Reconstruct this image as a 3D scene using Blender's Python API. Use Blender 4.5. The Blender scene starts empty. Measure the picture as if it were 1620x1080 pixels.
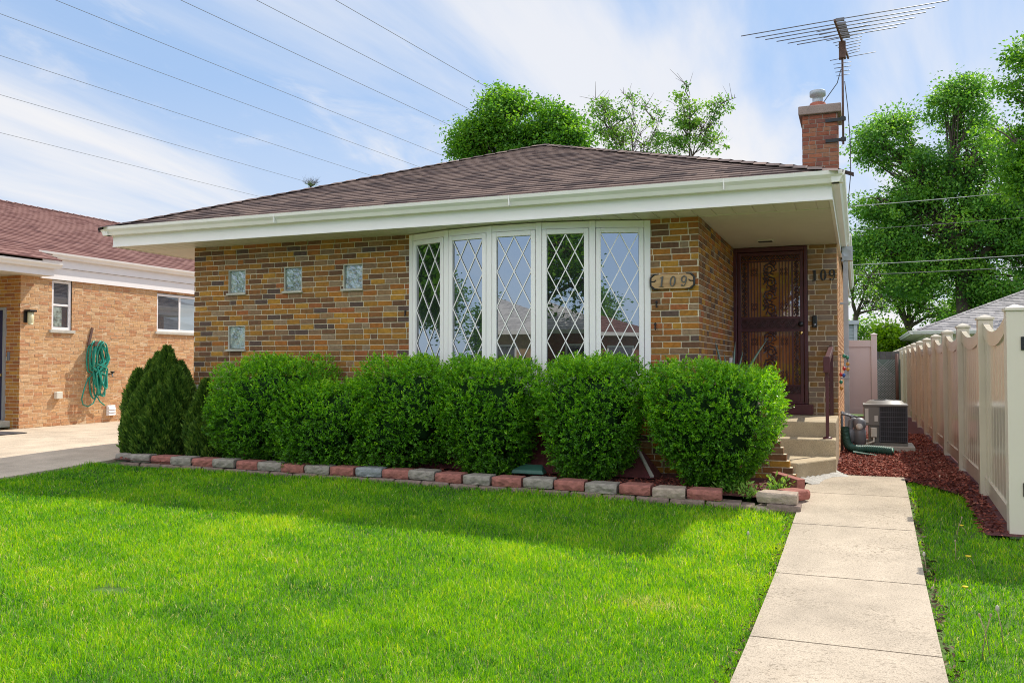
SKY_STR, SUN_STR, EXPO, CLOUD, BLUE = .128, 3.55, .62, (4.75, 4.7, 4.75, 1), (1.85, 2.8, 4.4, 1)
import bpy, math, random
import numpy as np
from mathutils import Vector, Matrix
R = math.radians
S = bpy.context.scene
COL = S.collection
rng = np.random.default_rng(11)
rnd = random.Random(5)

# ------------------------------------------------------------------ camera
TH, PIT = R(21.7), R(1.58)
CAM = Vector((1.58, -9.38, 1.20))
FPX = 1376.0
cd = bpy.data.cameras.new('camera'); cam = bpy.data.objects.new('camera', cd); COL.objects.link(cam)
cam.location = CAM; cam.rotation_euler = (R(90) + PIT, 0, TH)
cd.sensor_width = 36; cd.lens = FPX / 1620 * 36; cd.clip_end = 3000; cd.clip_start = 0.05
S.camera = cam
_r = Vector((math.cos(TH), math.sin(TH), 0))
_f = Vector((-math.sin(TH) * math.cos(PIT), math.cos(TH) * math.cos(PIT), math.sin(PIT)))
_u = _r.cross(_f)
def at(px, py, y):
    """world point seen at photo pixel (px,py) on the plane Y = y"""
    d = _f + _r * ((px - 810) / FPX) + _u * ((540 - py) / FPX)
    return CAM + d * ((y - CAM.y) / d.y)

# ------------------------------------------------------------------ materials
def _mat(name):
    m = bpy.data.materials.new(name); m.use_nodes = True
    nt = m.node_tree
    return m, nt, nt.nodes['Principled BSDF'], nt.nodes, nt.links
def _ramp(N, stops, interp='LINEAR'):
    r = N.new('ShaderNodeValToRGB'); cr = r.color_ramp; cr.interpolation = interp
    while len(cr.elements) < len(stops): cr.elements.new(0.5)
    for e, (p, c) in zip(cr.elements, stops):
        e.position = p; e.color = (*c, 1)
    return r
def _noise(N, L, scale, coord='Object', detail=5, vec=None, rough=0.6):
    n = N.new('ShaderNodeTexNoise'); n.inputs['Scale'].default_value = scale
    n.inputs['Detail'].default_value = detail; n.inputs['Roughness'].default_value = rough
    if vec is None:
        tc = N.new('ShaderNodeTexCoord'); vec = tc.outputs[coord]
    L.new(vec, n.inputs['Vector'])
    return n
def _bump(N, L, height, b, strength=0.3, dist=0.01):
    bp = N.new('ShaderNodeBump'); bp.inputs['Strength'].default_value = strength
    bp.inputs['Distance'].default_value = dist
    L.new(height, bp.inputs['Height']); L.new(bp.outputs['Normal'], b.inputs['Normal'])
    return bp
def plain(name, c, rough=0.5, metal=0.0, var=0.12, scale=6, bump=0.0, bscale=60, spec=0.5, coat=0.0):
    """colour with a soft two-scale wear variation, optional fine bump"""
    m, nt, b, N, L = _mat(name)
    n1 = _noise(N, L, scale, detail=8)
    lo = tuple(x * (1 - var) for x in c); hi = tuple(min(1, x * (1 + var)) for x in c)
    r = _ramp(N, [(0.3, lo), (0.7, hi)])
    L.new(n1.outputs['Fac'], r.inputs['Fac']); L.new(r.outputs['Color'], b.inputs['Base Color'])
    b.inputs['Roughness'].default_value = rough; b.inputs['Metallic'].default_value = metal
    b.inputs['Specular IOR Level'].default_value = spec
    b.inputs['Coat Weight'].default_value = coat
    if bump:
        n2 = _noise(N, L, bscale, detail=6)
        _bump(N, L, n2.outputs['Fac'], b, bump)
    return m
def brick_mat(name, palette, mott=0.22, rough=0.85, bump=0.35, smear=None):
    m, nt, b, N, L = _mat(name)
    g = N.new('ShaderNodeNewGeometry')
    k = len(palette)
    r = _ramp(N, [(i / k, c) for i, c in enumerate(palette)], 'CONSTANT')
    L.new(g.outputs['Random Per Island'], r.inputs['Fac'])
    n1 = _noise(N, L, 26, detail=8, rough=.7)
    mx = N.new('ShaderNodeMix'); mx.data_type = 'RGBA'; mx.blend_type = 'MULTIPLY'
    mx.inputs['Factor'].default_value = 1
    r2 = _ramp(N, [(0.25, (1 - mott * 1.5,) * 3), (0.75, (1 + mott * 0.6,) * 3)])
    L.new(n1.outputs['Fac'], r2.inputs['Fac'])
    L.new(r.outputs['Color'], mx.inputs['A']); L.new(r2.outputs['Color'], mx.inputs['B'])
    out = mx.outputs['Result']
    if smear:
        n3 = _noise(N, L, 2.3, detail=8, rough=0.75)
        r3 = _ramp(N, [(0.62, (0, 0, 0)), (0.78, (0.55, 0.55, 0.55))])
        L.new(n3.outputs['Fac'], r3.inputs['Fac'])
        m2 = N.new('ShaderNodeMix'); m2.data_type = 'RGBA'
        L.new(r3.outputs['Color'], m2.inputs['Factor']); L.new(out, m2.inputs['A'])
        m2.inputs['B'].default_value = (*smear, 1); out = m2.outputs['Result']
    L.new(out, b.inputs['Base Color']); b.inputs['Roughness'].default_value = rough
    b.inputs['Specular IOR Level'].default_value = 0.3
    n2 = _noise(N, L, 90, detail=5)
    _bump(N, L, n2.outputs['Fac'], b, bump, 0.004)
    return m
def leaf_mat(name, stops, trans=0.35, rough=0.45, spec=0.35):
    m, nt, b, N, L = _mat(name)
    a = N.new('ShaderNodeAttribute'); a.attribute_name = 'tone'
    r = _ramp(N, stops)
    L.new(a.outputs['Fac'], r.inputs['Fac']); L.new(r.outputs['Color'], b.inputs['Base Color'])
    b.inputs['Roughness'].default_value = rough; b.inputs['Specular IOR Level'].default_value = spec
    t = N.new('ShaderNodeBsdfTranslucent')
    hs = N.new('ShaderNodeHueSaturation'); hs.inputs['Hue'].default_value = 0.485
    hs.inputs['Saturation'].default_value = 1.1; hs.inputs['Value'].default_value = 1.9
    L.new(r.outputs['Color'], hs.inputs['Color']); L.new(hs.outputs['Color'], t.inputs['Color'])
    ms = N.new('ShaderNodeMixShader'); ms.inputs['Fac'].default_value = trans
    L.new(b.outputs['BSDF'], ms.inputs[1]); L.new(t.outputs['BSDF'], ms.inputs[2])
    L.new(ms.outputs['Shader'], N['Material Output'].inputs['Surface'])
    return m
def shingle_mat(name, cols, row=0.14, width=0.30):
    m, nt, b, N, L = _mat(name)
    uv = N.new('ShaderNodeUVMap'); uv.uv_map = 'UVMap'
    def bt(w, off, c1, c2):
        t = N.new('ShaderNodeTexBrick'); t.offset = off; t.squash = 1
        t.inputs['Scale'].default_value = 1; t.inputs['Brick Width'].default_value = w
        t.inputs['Row Height'].default_value = row; t.inputs['Mortar Size'].default_value = 0.004
        t.inputs['Mortar Smooth'].default_value = 0.1
        t.inputs['Color1'].default_value = (0, 0, 0, 1); t.inputs['Color2'].default_value = (1, 1, 1, 1)
        t.inputs['Mortar'].default_value = (0.15, 0.15, 0.15, 1)
        L.new(uv.outputs['UV'], t.inputs['Vector']); return t
    t1 = bt(width, 0.37, 0, 0); t2 = bt(width * 0.47, 0.71, 0, 0)
    ad = N.new('ShaderNodeMath'); ad.operation = 'MULTIPLY_ADD'; ad.inputs[1].default_value = 0.75
    ml = N.new('ShaderNodeMath'); ml.operation = 'MULTIPLY'; ml.inputs[1].default_value = 0.35
    L.new(t2.outputs['Color'], ml.inputs[0])
    L.new(t1.outputs['Color'], ad.inputs[0]); L.new(ml.outputs[0], ad.inputs[2])
    n = _noise(N, L, 260, 'UV', 3)
    n.inputs['Scale'].default_value = 160
    n4 = _noise(N, L, 0.7, 'UV', 6)
    a2 = N.new('ShaderNodeMath'); a2.operation = 'MULTIPLY_ADD'; a2.inputs[1].default_value = 0.35
    L.new(n.outputs['Fac'], a2.inputs[0]); L.new(ad.outputs[0], a2.inputs[2])
    a3 = N.new('ShaderNodeMath'); a3.operation = 'MULTIPLY_ADD'; a3.inputs[1].default_value = 0.35
    L.new(n4.outputs['Fac'], a3.inputs[0]); L.new(a2.outputs[0], a3.inputs[2])
    k = len(cols)
    r = _ramp(N, [(0.15 + 0.95 * i / (k - 1), c) for i, c in enumerate(cols)])
    L.new(a3.outputs[0], r.inputs['Fac']); L.new(r.outputs['Color'], b.inputs['Base Color'])
    b.inputs['Roughness'].default_value = 0.9; b.inputs['Specular IOR Level'].default_value = 0.25
    _bump(N, L, a2.outputs[0], b, 0.5, 0.006)
    return m
def glass_mat(name, tint, refl=0.25, rough=0.0, wob=0.0):
    m, nt, b, N, L = _mat(name)
    b.inputs['Base Color'].default_value = (*tint, 1); b.inputs['Roughness'].default_value = 0.15
    gl = N.new('ShaderNodeBsdfGlossy'); gl.inputs['Roughness'].default_value = rough
    gl.inputs['Color'].default_value = (0.95, 0.97, 1, 1)
    lw = N.new('ShaderNodeFresnel'); lw.inputs['IOR'].default_value = 1.5
    ad = N.new('ShaderNodeMath'); ad.operation = 'ADD'; ad.inputs[1].default_value = refl; ad.use_clamp = True
    L.new(lw.outputs['Fac'], ad.inputs[0])
    ms = N.new('ShaderNodeMixShader'); L.new(ad.outputs[0], ms.inputs['Fac'])
    L.new(b.outputs['BSDF'], ms.inputs[1]); L.new(gl.outputs['BSDF'], ms.inputs[2])
    L.new(ms.outputs['Shader'], N['Material Output'].inputs['Surface'])
    if wob > .2:
        nn = _noise(N, L, 11, detail=3); rr_ = _ramp(N, [(.38, tuple(x * .45 for x in tint)), (.62, tuple(x * 1.7 for x in tint))]); L.new(nn.outputs['Fac'], rr_.inputs['Fac']); L.new(rr_.outputs['Color'], b.inputs['Base Color'])
    if wob:
        n = _noise(N, L, 13 if wob > 0.2 else 1.2, detail=2)
        bp = N.new('ShaderNodeBump'); bp.inputs['Strength'].default_value = wob; bp.inputs['Distance'].default_value = 0.02
        L.new(n.outputs['Fac'], bp.inputs['Height'])
        L.new(bp.outputs['Normal'], gl.inputs['Normal'])
    return m
def concrete_mat(name, c, pits=0.0, stain=None, scale=1.3):
    m, nt, b, N, L = _mat(name)
    n1 = _noise(N, L, scale, detail=9, rough=0.65)
    lo = tuple(x * 0.72 for x in c); hi = tuple(min(1, x * 1.14) for x in c)
    r = _ramp(N, [(0.3, lo), (0.66, hi)]); L.new(n1.outputs['Fac'], r.inputs['Fac'])
    n2 = _noise(N, L, 130, detail=4)
    r2 = _ramp(N, [(0.3, (0.55,) * 3), (0.5, (1, 1, 1)), (0.72, (1.22,) * 3)]); L.new(n2.outputs['Fac'], r2.inputs['Fac'])
    mx = N.new('ShaderNodeMix'); mx.data_type = 'RGBA'; mx.blend_type = 'MULTIPLY'; mx.inputs['Factor'].default_value = 1
    L.new(r.outputs['Color'], mx.inputs['A']); L.new(r2.outputs['Color'], mx.inputs['B'])
    out = mx.outputs['Result']
    hgt = n2.outputs['Fac']
    if pits:
        v = _noise(N, L, 42, detail=5, rough=0.62)
        tc = N.new('ShaderNodeTexCoord'); mp = N.new('ShaderNodeMapping'); mp.inputs['Scale'].default_value = (1, 1.35, 1)
        L.new(tc.outputs['Object'], mp.inputs['Vector']); L.new(mp.outputs['Vector'], v.inputs['Vector'])
        zone = _noise(N, L, 0.9, detail=3)
        zr = _ramp(N, [(0.40, (0, 0, 0)), (0.6, (1, 1, 1))]); L.new(zone.outputs['Fac'], zr.inputs['Fac'])
        pr = _ramp(N, [(0.575, (0, 0, 0)), (0.615, (1, 1, 1))]); L.new(v.outputs['Fac'], pr.inputs['Fac'])
        mm = N.new('ShaderNodeMath'); mm.operation = 'MULTIPLY'
        L.new(zr.outputs['Color'], mm.inputs[0]); L.new(pr.outputs['Color'], mm.inputs[1])
        sc = N.new('ShaderNodeMath'); sc.operation = 'MULTIPLY'; sc.inputs[1].default_value = pits
        L.new(mm.outputs[0], sc.inputs[0])
        m2 = N.new('ShaderNodeMix'); m2.data_type = 'RGBA'; L.new(sc.outputs[0], m2.inputs['Factor'])
        L.new(out, m2.inputs['A']); m2.inputs['B'].default_value = (c[0] * 0.5, c[1] * 0.48, c[2] * 0.45, 1)
        out = m2.outputs['Result']
        sb = N.new('ShaderNodeMath'); sb.operation = 'SUBTRACT'; L.new(n2.outputs['Fac'], sb.inputs[0]); L.new(mm.outputs[0], sb.inputs[1])
        hgt = sb.outputs[0]
    if stain:
        n5 = _noise(N, L, 0.8, detail=6, rough=0.7)
        r5 = _ramp(N, [(0.56, (0, 0, 0)), (0.72, (0.6,) * 3)]); L.new(n5.outputs['Fac'], r5.inputs['Fac'])
        m3 = N.new('ShaderNodeMix'); m3.data_type = 'RGBA'; L.new(r5.outputs['Color'], m3.inputs['Factor'])
        L.new(out, m3.inputs['A']); m3.inputs['B'].default_value = (*stain, 1); out = m3.outputs['Result']
    L.new(out, b.inputs['Base Color']); b.inputs['Roughness'].default_value = 0.88
    b.inputs['Specular IOR Level'].default_value = 0.25
    _bump(N, L, hgt, b, 0.5, 0.004)
    return m
def wood_mat(name, a, bcol, rough=0.35, coat=0.5, stretch=(14, 14, 1.0)):
    m, nt, b, N, L = _mat(name)
    tc = N.new('ShaderNodeTexCoord'); mp = N.new('ShaderNodeMapping'); mp.inputs['Scale'].default_value = stretch
    L.new(tc.outputs['Object'], mp.inputs['Vector'])
    n = _noise(N, L, 2.2, detail=8, vec=mp.outputs['Vector'])
    r = _ramp(N, [(0.32, a), (0.66, bcol)]); L.new(n.outputs['Fac'], r.inputs['Fac'])
    L.new(r.outputs['Color'], b.inputs['Base Color']); b.inputs['Roughness'].default_value = rough
    b.inputs['Coat Weight'].default_value = coat; b.inputs['Coat Roughness'].default_value = 0.05
    return m

M = {}
M['brick'] = brick_mat('face_brick', [(0.385, 0.179, 0.030), (0.433, 0.170, 0.028), (0.260, 0.121, 0.043), (0.318, 0.179, 0.086), (0.155, 0.076, 0.041), (0.366, 0.121, 0.041),
      (0.327, 0.143, 0.033), (0.260, 0.152, 0.082), (0.463, 0.228, 0.036), (0.279, 0.116, 0.039), (0.120, 0.076, 0.062), (0.404, 0.179, 0.033), (0.231, 0.103, 0.043), (0.308, 0.202, 0.120),
      (0.385, 0.139, 0.031), (0.183, 0.090, 0.047), (0.347, 0.166, 0.039), (0.289, 0.134, 0.039)], mott=.31)
M['mortar'] = plain('mortar', (.68, .58, .43), .95, var=.2, scale=9, bump=.5, bscale=120)
M['brick_red'] = brick_mat('chimney_brick', [(.30, .10, .06), (.36, .13, .07), (.25, .085, .055), (.33, .15, .085), (.22, .09, .07), (.28, .09, .05)], smear=(.34, .27, .22))
M['mortar_red'] = plain('chimney_mortar', (.36, .27, .22), .95, var=.25, scale=9)
M['brick_common'] = brick_mat('common_brick', [(.60, .33, .165), (.64, .36, .17), (.56, .28, .135), (.66, .42, .23), (.62, .35, .18), (.53, .25, .125), (.66, .39, .19), (.60, .32, .16), (.63, .37, .19)], mott=.28, bump=.6, smear=(.66, .46, .28))
M['mortar_common'] = plain('common_mortar', (.64, .46, .29), .95, var=.25, scale=12, bump=.6, bscale=90)
M['brick_orange'] = brick_mat('entry_brick', [(.50, .22, .05), (.55, .27, .06), (.42, .15, .045), (.48, .20, .05), (.36, .13, .05)])
M['white'] = plain('white_paint', (.85, .81, .80), .42, var=.03, scale=2.2)
M['cream'] = plain('gutter_white', (.85, .81, .775), .4, var=.05, scale=1.4)
M['soffit'] = plain('soffit_aluminium', (.66, .61, .53), .5, var=.05, scale=1.5)
M['shingle'] = shingle_mat('brown_shingles', [(.010, .008, .009), (.055, .037, .036), (.098, .066, .060), (.185, .128, .108)])
M['shingle_red'] = shingle_mat('red_brown_shingles', [(.035, .019, .020), (.115, .050, .045), (.155, .072, .062), (.21, .11, .095)])
M['shingle_grey'] = shingle_mat('grey_shingles', [(.10, .095, .10), (.19, .18, .185), (.25, .235, .24), (.33, .31, .31)])
M['glass'] = glass_mat('window_glass', (.008, .009, .010), .20, 0.0, .006)
M['glass_plain'] = glass_mat('neighbour_glass', (.045, .055, .07), .10)
M['glass_curtain'] = glass_mat('curtained_glass', (.30, .36, .40), .10)
M['glassblock'] = glass_mat('glass_block', (.20, .24, .215), .10, .10, .95)
M['stone'] = plain('limestone', (.50, .47, .41), .85, var=.15, scale=5, bump=.3)
M['iron_brown'] = plain('brown_metal_paint', (.085, .022, .030), .32, var=.2, scale=8)
M['iron_dark'] = plain('dark_scrollwork', (.060, .024, .026), .22, var=.2, scale=20)
M['black'] = plain('black_iron', (.012, .012, .013), .4, var=.2)
M['wood_door'] = wood_mat('varnished_wood', (.70, .19, .030), (.86, .31, .05), .3, .9)
M['wood_sign'] = wood_mat('knotty_pine', (.36, .20, .085), (.56, .36, .18), .6, 0, (1.2, 10, 12))
M['steel'] = plain('grey_metal', (.30, .30, .31), .35, metal=.8)
M['brass'] = plain('brass', (.65, .45, .18), .25, metal=1)
M['concrete'] = concrete_mat('walkway_concrete', (.44, .367, .283), pits=1.0, stain=(.36, .275, .185))
M['drive'] = concrete_mat('driveway_concrete', (.53, .43, .325), pits=.3)
M['step'] = concrete_mat('step_concrete', (.46, .375, .255), pits=0, stain=(.36, .27, .165), scale=2)
M['fresh'] = concrete_mat('patch_cement', (.42, .40, .37), pits=0)
M['asphalt'] = concrete_mat('asphalt', (.055, .055, .057))
M['soil'] = plain('soil', (.075, .052, .036), .95, var=.4, scale=14, bump=.8, bscale=60)
M['vinyl'] = plain('tan_vinyl', (.60, .53, .425), .14, var=.07, scale=2.2, spec=.6)
M['vinyl_pale'] = plain('pale_vinyl', (.67, .60, .50), .3, var=.03, scale=1)
M['vinyl_pink'] = plain('pinkish_vinyl', (.62, .53, .51), .35, var=.03, scale=1)
M['blk_red'] = plain('red_block', (.31, .115, .092), .95, var=.28, scale=16, bump=.9, bscale=45)
M['blk_grey'] = plain('grey_block', (.27, .235, .20), .95, var=.28, scale=16, bump=.9, bscale=45)
M['blk_blue'] = plain('blue_grey_block', (.24, .25, .26), .95, var=.25, scale=16, bump=.9, bscale=45)
M['blk_tan'] = plain('tan_block', (.36, .28, .22), .95, var=.25, scale=16, bump=.9, bscale=45)
M['blk_low'] = plain('brown_block', (.19, .135, .11), .95, var=.35, scale=14, bump=.9, bscale=45)
M['berm'] = plain('red_painted_concrete', (.125, .030, .032), .7, var=.35, scale=9, bump=.8, bscale=26)
M['mulch'] = leaf_mat('red_mulch_chips', [(0, (.085, .020, .017)), (.5, (.32, .090, .062)), (.85, (.48, .18, .13)), (1, (.5, .32, .24))], 0.0, .9, .2)
M['bedsoil'] = plain('red_mulch_bed', (.10, .026, .024), .95, var=.5, scale=30, bump=1, bscale=50)
M['hose'] = plain('green_hose', (.012, .26, .19), .35, var=.15)
M['drain'] = plain('green_corrugated', (.030, .10, .075), .5, var=.25, scale=9)
M['acgrey'] = plain('ac_panel', (.20, .19, .175), .5, var=.08)
M['acdark'] = plain('ac_coil', (.02, .02, .026), .5, var=.2, scale=60)
M['acwire'] = plain('ac_wire', (.13, .13, .15), .4)
M['pale'] = plain('pale_plastic', (.68, .64, .55), .5, var=.06)
M['paper'] = plain('sticker', (.62, .60, .55), .6, var=.05)
M['meter'] = plain('meter_grey', (.17, .18, .20), .45, var=.15)
M['navy'] = plain('navy_door', (.020, .028, .085), .35, var=.1)
M['bark'] = plain('bark', (.085, .062, .048), .95, var=.35, scale=5, bump=.8, bscale=14)
M['darkwood'] = plain('weathered_boards', (.085, .075, .075), .9, var=.3, scale=6)
M['greysiding'] = plain('grey_siding', (.28, .32, .34), .6, var=.05)
M['alu'] = plain('antenna_aluminium', (.16, .155, .165), .5, metal=.5, var=.2)
M['rust'] = plain('rusty_mast', (.13, .065, .050), .7, var=.3, scale=14)
M['clay'] = plain('clay_flue', (.38, .12, .075), .85, var=.2)
M['galv'] = plain('galvanised', (.42, .44, .46), .45, metal=.4, var=.12)
M['wire'] = plain('wire_black', (.09, .09, .10), .6)
M['wire_pale'] = plain('wire_pale', (.33, .34, .33), .6)
M['mat'] = plain('rubber_mat', (.05, .045, .05), .9, var=.2, bump=.6)
M['lamp'] = plain('lamp_glass', (.62, .56, .34), .4)
M['agave'] = plain('agave_leaf', (.17, .26, .22), .5, var=.2)
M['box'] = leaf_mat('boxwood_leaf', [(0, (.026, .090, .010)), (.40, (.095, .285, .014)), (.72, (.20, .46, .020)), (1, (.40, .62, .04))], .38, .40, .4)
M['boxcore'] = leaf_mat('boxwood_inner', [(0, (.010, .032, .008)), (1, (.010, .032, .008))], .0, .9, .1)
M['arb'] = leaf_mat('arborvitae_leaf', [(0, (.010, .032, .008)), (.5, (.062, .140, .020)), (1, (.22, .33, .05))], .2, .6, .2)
M['leafA'] = leaf_mat('maple_leaf', [(0, (.035, .12, .020)), (.5, (.10, .255, .032)), (1, (.22, .41, .045))], .45)
M['leafB'] = leaf_mat('locust_leaf', [(0, (.040, .13, .030)), (.5, (.115, .28, .046)), (1, (.27, .48, .065))], .42)
M['leafC'] = leaf_mat('lime_leaf', [(0, (.10, .22, .01)), (.5, (.19, .36, .012)), (1, (.30, .46, .02))], .45)
M['leafD'] = leaf_mat('elm_leaf', [(0, (.05, .14, .026)), (.5, (.12, .27, .04)), (1, (.24, .40, .06))], .42)
M['grass'] = leaf_mat('grass_blade', [(0, (.020, .095, .012)), (.3, (.080, .265, .010)), (.6, (.180, .405, .008)), (.85, (.34, .52, .012)), (.93, (.46, .46, .07)), (1, (.60, .53, .27))], .42, .5, .25)
M['lawnbase'] = plain('lawn_soil', (.07, .135, .016), .95, var=.5, scale=18, bump=.9, bscale=70)
M['puff'] = plain('dandelion_puff', (.46, .42, .34), .9)
M['yellow'] = plain('dandelion_yellow', (.80, .55, .02), .7)
M['stem'] = plain('weed_stem', (.30, .22, .13), .7)
M['weed'] = leaf_mat('weed_leaf', [(0, (.07, .20, .02)), (1, (.25, .42, .08))], .35)
for k, c in dict(bead_red=(.5, .02, .02), bead_blue=(.02, .10, .40), bead_green=(.02, .22, .12), bead_amber=(.55, .27, .05)).items():
    M[k] = plain(k, c, .12, var=.05, coat=.6)

# ------------------------------------------------------------------ mesh helper
WL = {}
class MB:
    def __init__(s): s.v = []; s.f = []; s.m = []; s.uv = {}; s.sm = set()
    def add(s, vs, fs, m=0, smooth=False):
        o = len(s.v); s.v.extend([tuple(p) for p in vs])
        for f in fs:
            if smooth: s.sm.add(len(s.f))
            s.f.append([i + o for i in f]); s.m.append(m)
    def quad(s, a, b, c, d, m=0, uv=None):
        if uv: s.uv[len(s.f)] = uv
        s.add([a, b, c, d], [(0, 1, 2, 3)], m)
    def tri(s, a, b, c, m=0, uv=None):
        if uv: s.uv[len(s.f)] = uv
        s.add([a, b, c], [(0, 1, 2)], m)
    def box(s, x0, x1, y0, y1, z0, z1, m=0):
        s.hexa([(x0, y0, z0), (x1, y0, z0), (x1, y1, z0), (x0, y1, z0), (x0, y0, z1), (x1, y0, z1), (x1, y1, z1), (x0, y1, z1)], m)
    def hexa(s, p, m=0):
        s.add(p, [(0, 3, 2, 1), (4, 5, 6, 7), (0, 1, 5, 4), (1, 2, 6, 5), (2, 3, 7, 6), (3, 0, 4, 7)], m)
    def bar(s, a, b, w, h, m=0, up=(0, 0, 1)):
        a = Vector(a); b = Vector(b); d = (b - a).normalized(); up = Vector(up)
        r = d.cross(up)
        if r.length < 1e-5: r = d.cross(Vector((1, 0, 0)))
        r.normalize(); u = r.cross(d)
        r *= w / 2; u *= h / 2
        s.hexa([a - r - u, a + r - u, b + r - u, b - r - u, a - r + u, a + r + u, b + r + u, b - r + u], m)
    def tube(s, pts, r, n=8, m=0, cap=True, closed=False):
        pts = [Vector(p) for p in pts]; k = len(pts)
        rs = r if isinstance(r, (list, tuple)) else [r] * k
        vs = []; prev = None
        for i, p in enumerate(pts):
            if closed: t = pts[(i + 1) % k] - pts[i - 1]
            else: t = pts[min(i + 1, k - 1)] - pts[max(i - 1, 0)]
            if t.length < 1e-9: t = Vector((0, 0, 1))
            t.normalize()
            if prev is None:
                q = t.cross(Vector((0, 0, 1)))
                if q.length < 0.1: q = t.cross(Vector((1, 0, 0)))
            else:
                q = prev - t * prev.dot(t)
                if q.length < 1e-6: q = t.cross(Vector((1, 0, 0.3)))
            q.normalize(); prev = q; w = t.cross(q)
            for j in range(n):
                a = 2 * math.pi * j / n
                vs.append(p + (q * math.cos(a) + w * math.sin(a)) * rs[i])
        fs = []
        for i in range(k if closed else k - 1):
            i2 = (i + 1) % k
            for j in range(n):
                j2 = (j + 1) % n
                fs.append((i * n + j, i * n + j2, i2 * n + j2, i2 * n + j))
        if cap and not closed:
            fs.append(tuple(range(n - 1, -1, -1))); fs.append(tuple((k - 1) * n + j for j in range(n)))
        s.add(vs, fs, m, smooth=True)
    def lathe(s, c, prof, n=16, m=0, axis='z'):
        c = Vector(c); vs = []
        for (r, h) in prof:
            for j in range(n):
                a = 2 * math.pi * j / n
                if axis == 'z': vs.append(c + Vector((r * math.cos(a), r * math.sin(a), h)))
                elif axis == 'y': vs.append(c + Vector((r * math.cos(a), h, r * math.sin(a))))
                else: vs.append(c + Vector((h, r * math.cos(a), r * math.sin(a))))
        fs = []
        for i in range(len(prof) - 1):
            for j in range(n):
                j2 = (j + 1) % n
                fs.append((i * n + j, i * n + j2, (i + 1) * n + j2, (i + 1) * n + j))
        fs.append(tuple(range(n))); fs.append(tuple((len(prof) - 1) * n + j for j in range(n)))
        s.add(vs, fs, m, smooth=True)
    def prism(s, poly, a, b, m=0):
        """poly = list of 3-D offsets at point a, swept to b"""
        a = Vector(a); b = Vector(b); n = len(poly)
        vs = [a + Vector(p) for p in poly] + [b + Vector(p) for p in poly]
        fs = [(i, (i + 1) % n, n + (i + 1) % n, n + i) for i in range(n)]
        fs.append(tuple(range(n))); fs.append(tuple(range(n, 2 * n)))
        s.add(vs, fs, m)
    def build(s, name, mats, parent=None, origin=None, bevel=0.0):
        if not isinstance(mats, (list, tuple)): mats = [mats]
        if parent is not None: o = WL[parent.name]
        elif origin is not None: o = Vector(origin)
        else:
            xs = [p[0] for p in s.v]; ys = [p[1] for p in s.v]; zs = [p[2] for p in s.v]
            o = Vector(((min(xs) + max(xs)) / 2, (min(ys) + max(ys)) / 2, min(zs)))
        me = bpy.data.meshes.new(name)
        me.from_pydata([(p[0] - o.x, p[1] - o.y, p[2] - o.z) for p in s.v], [], s.f)
        me.polygons.foreach_set('material_index', s.m)
        if s.sm:
            fl = [i in s.sm for i in range(len(s.f))]
            me.polygons.foreach_set('use_smooth', fl)
        for m in mats: me.materials.append(m)
        if s.uv:
            ul = me.uv_layers.new(name='UVMap')
            for fi, uv in s.uv.items():
                p = me.polygons[fi]
                for li, c in zip(p.loop_indices, uv): ul.data[li].uv = c
        me.update()
        ob = bpy.data.objects.new(name, me); COL.objects.link(ob)
        if parent is not None: ob.parent = parent
        else: ob.location = o
        WL[ob.name] = o
        if bevel:
            bv = ob.modifiers.new('bevel', 'BEVEL'); bv.width = bevel; bv.segments = 2; bv.limit_method = 'ANGLE'
        return ob
def empty(name, loc):
    o = bpy.data.objects.new(name, None); COL.objects.link(o); o.location = loc
    o.empty_display_size = 0.1
    WL[o.name] = Vector(loc); return o
def tag(o, label=None, cat=None, group=None, kind=None):
    if label: o['label'] = label
    if cat: o['category'] = cat
    if group: o['group'] = group
    if kind: o['kind'] = kind
    return o
ORD = 'first second third fourth fifth sixth seventh eighth ninth tenth eleventh twelfth thirteenth fourteenth fifteenth sixteenth seventeenth eighteenth nineteenth twentieth'.split()
ORD += ['twenty-' + x for x in ORD[:9]]

def np_mesh(name, verts, faces4=None, faces3=None, tone=None, mat=None, parent=None, origin=(0, 0, 0), smooth=False):
    """fast mesh from numpy arrays (quads and/or triangles)"""
    o = WL[parent.name] if parent is not None else Vector(origin)
    me = bpy.data.meshes.new(name)
    verts = np.asarray(verts, dtype=np.float32) - np.array(o, dtype=np.float32)
    n4 = 0 if faces4 is None else len(faces4); n3 = 0 if faces3 is None else len(faces3)
    me.vertices.add(len(verts)); me.vertices.foreach_set('co', verts.ravel())
    idx = []; st = []
    if n4: idx.append(np.asarray(faces4, dtype=np.int32).ravel()); st.append(np.arange(n4, dtype=np.int32) * 4)
    if n3: idx.append(np.asarray(faces3, dtype=np.int32).ravel()); st.append(n4 * 4 + np.arange(n3, dtype=np.int32) * 3)
    idx = np.concatenate(idx); st = np.concatenate(st)
    me.loops.add(len(idx)); me.loops.foreach_set('vertex_index', idx)
    me.polygons.add(n4 + n3); me.polygons.foreach_set('loop_start', st)
    if smooth: me.polygons.foreach_set('use_smooth', np.ones(n4 + n3, dtype=bool))
    if tone is not None:
        a = me.attributes.new('tone', 'FLOAT', 'POINT'); a.data.foreach_set('value', np.asarray(tone, dtype=np.float32))
    me.update(calc_edges=True); me.validate()
    if mat: me.materials.append(mat)
    ob = bpy.data.objects.new(name, me); COL.objects.link(ob)
    if parent is not None: ob.parent = parent
    else: ob.location = o
    WL[ob.name] = o
    return ob
def unit(a): return a / np.maximum(np.linalg.norm(a, axis=1, keepdims=True), 1e-9)
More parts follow.
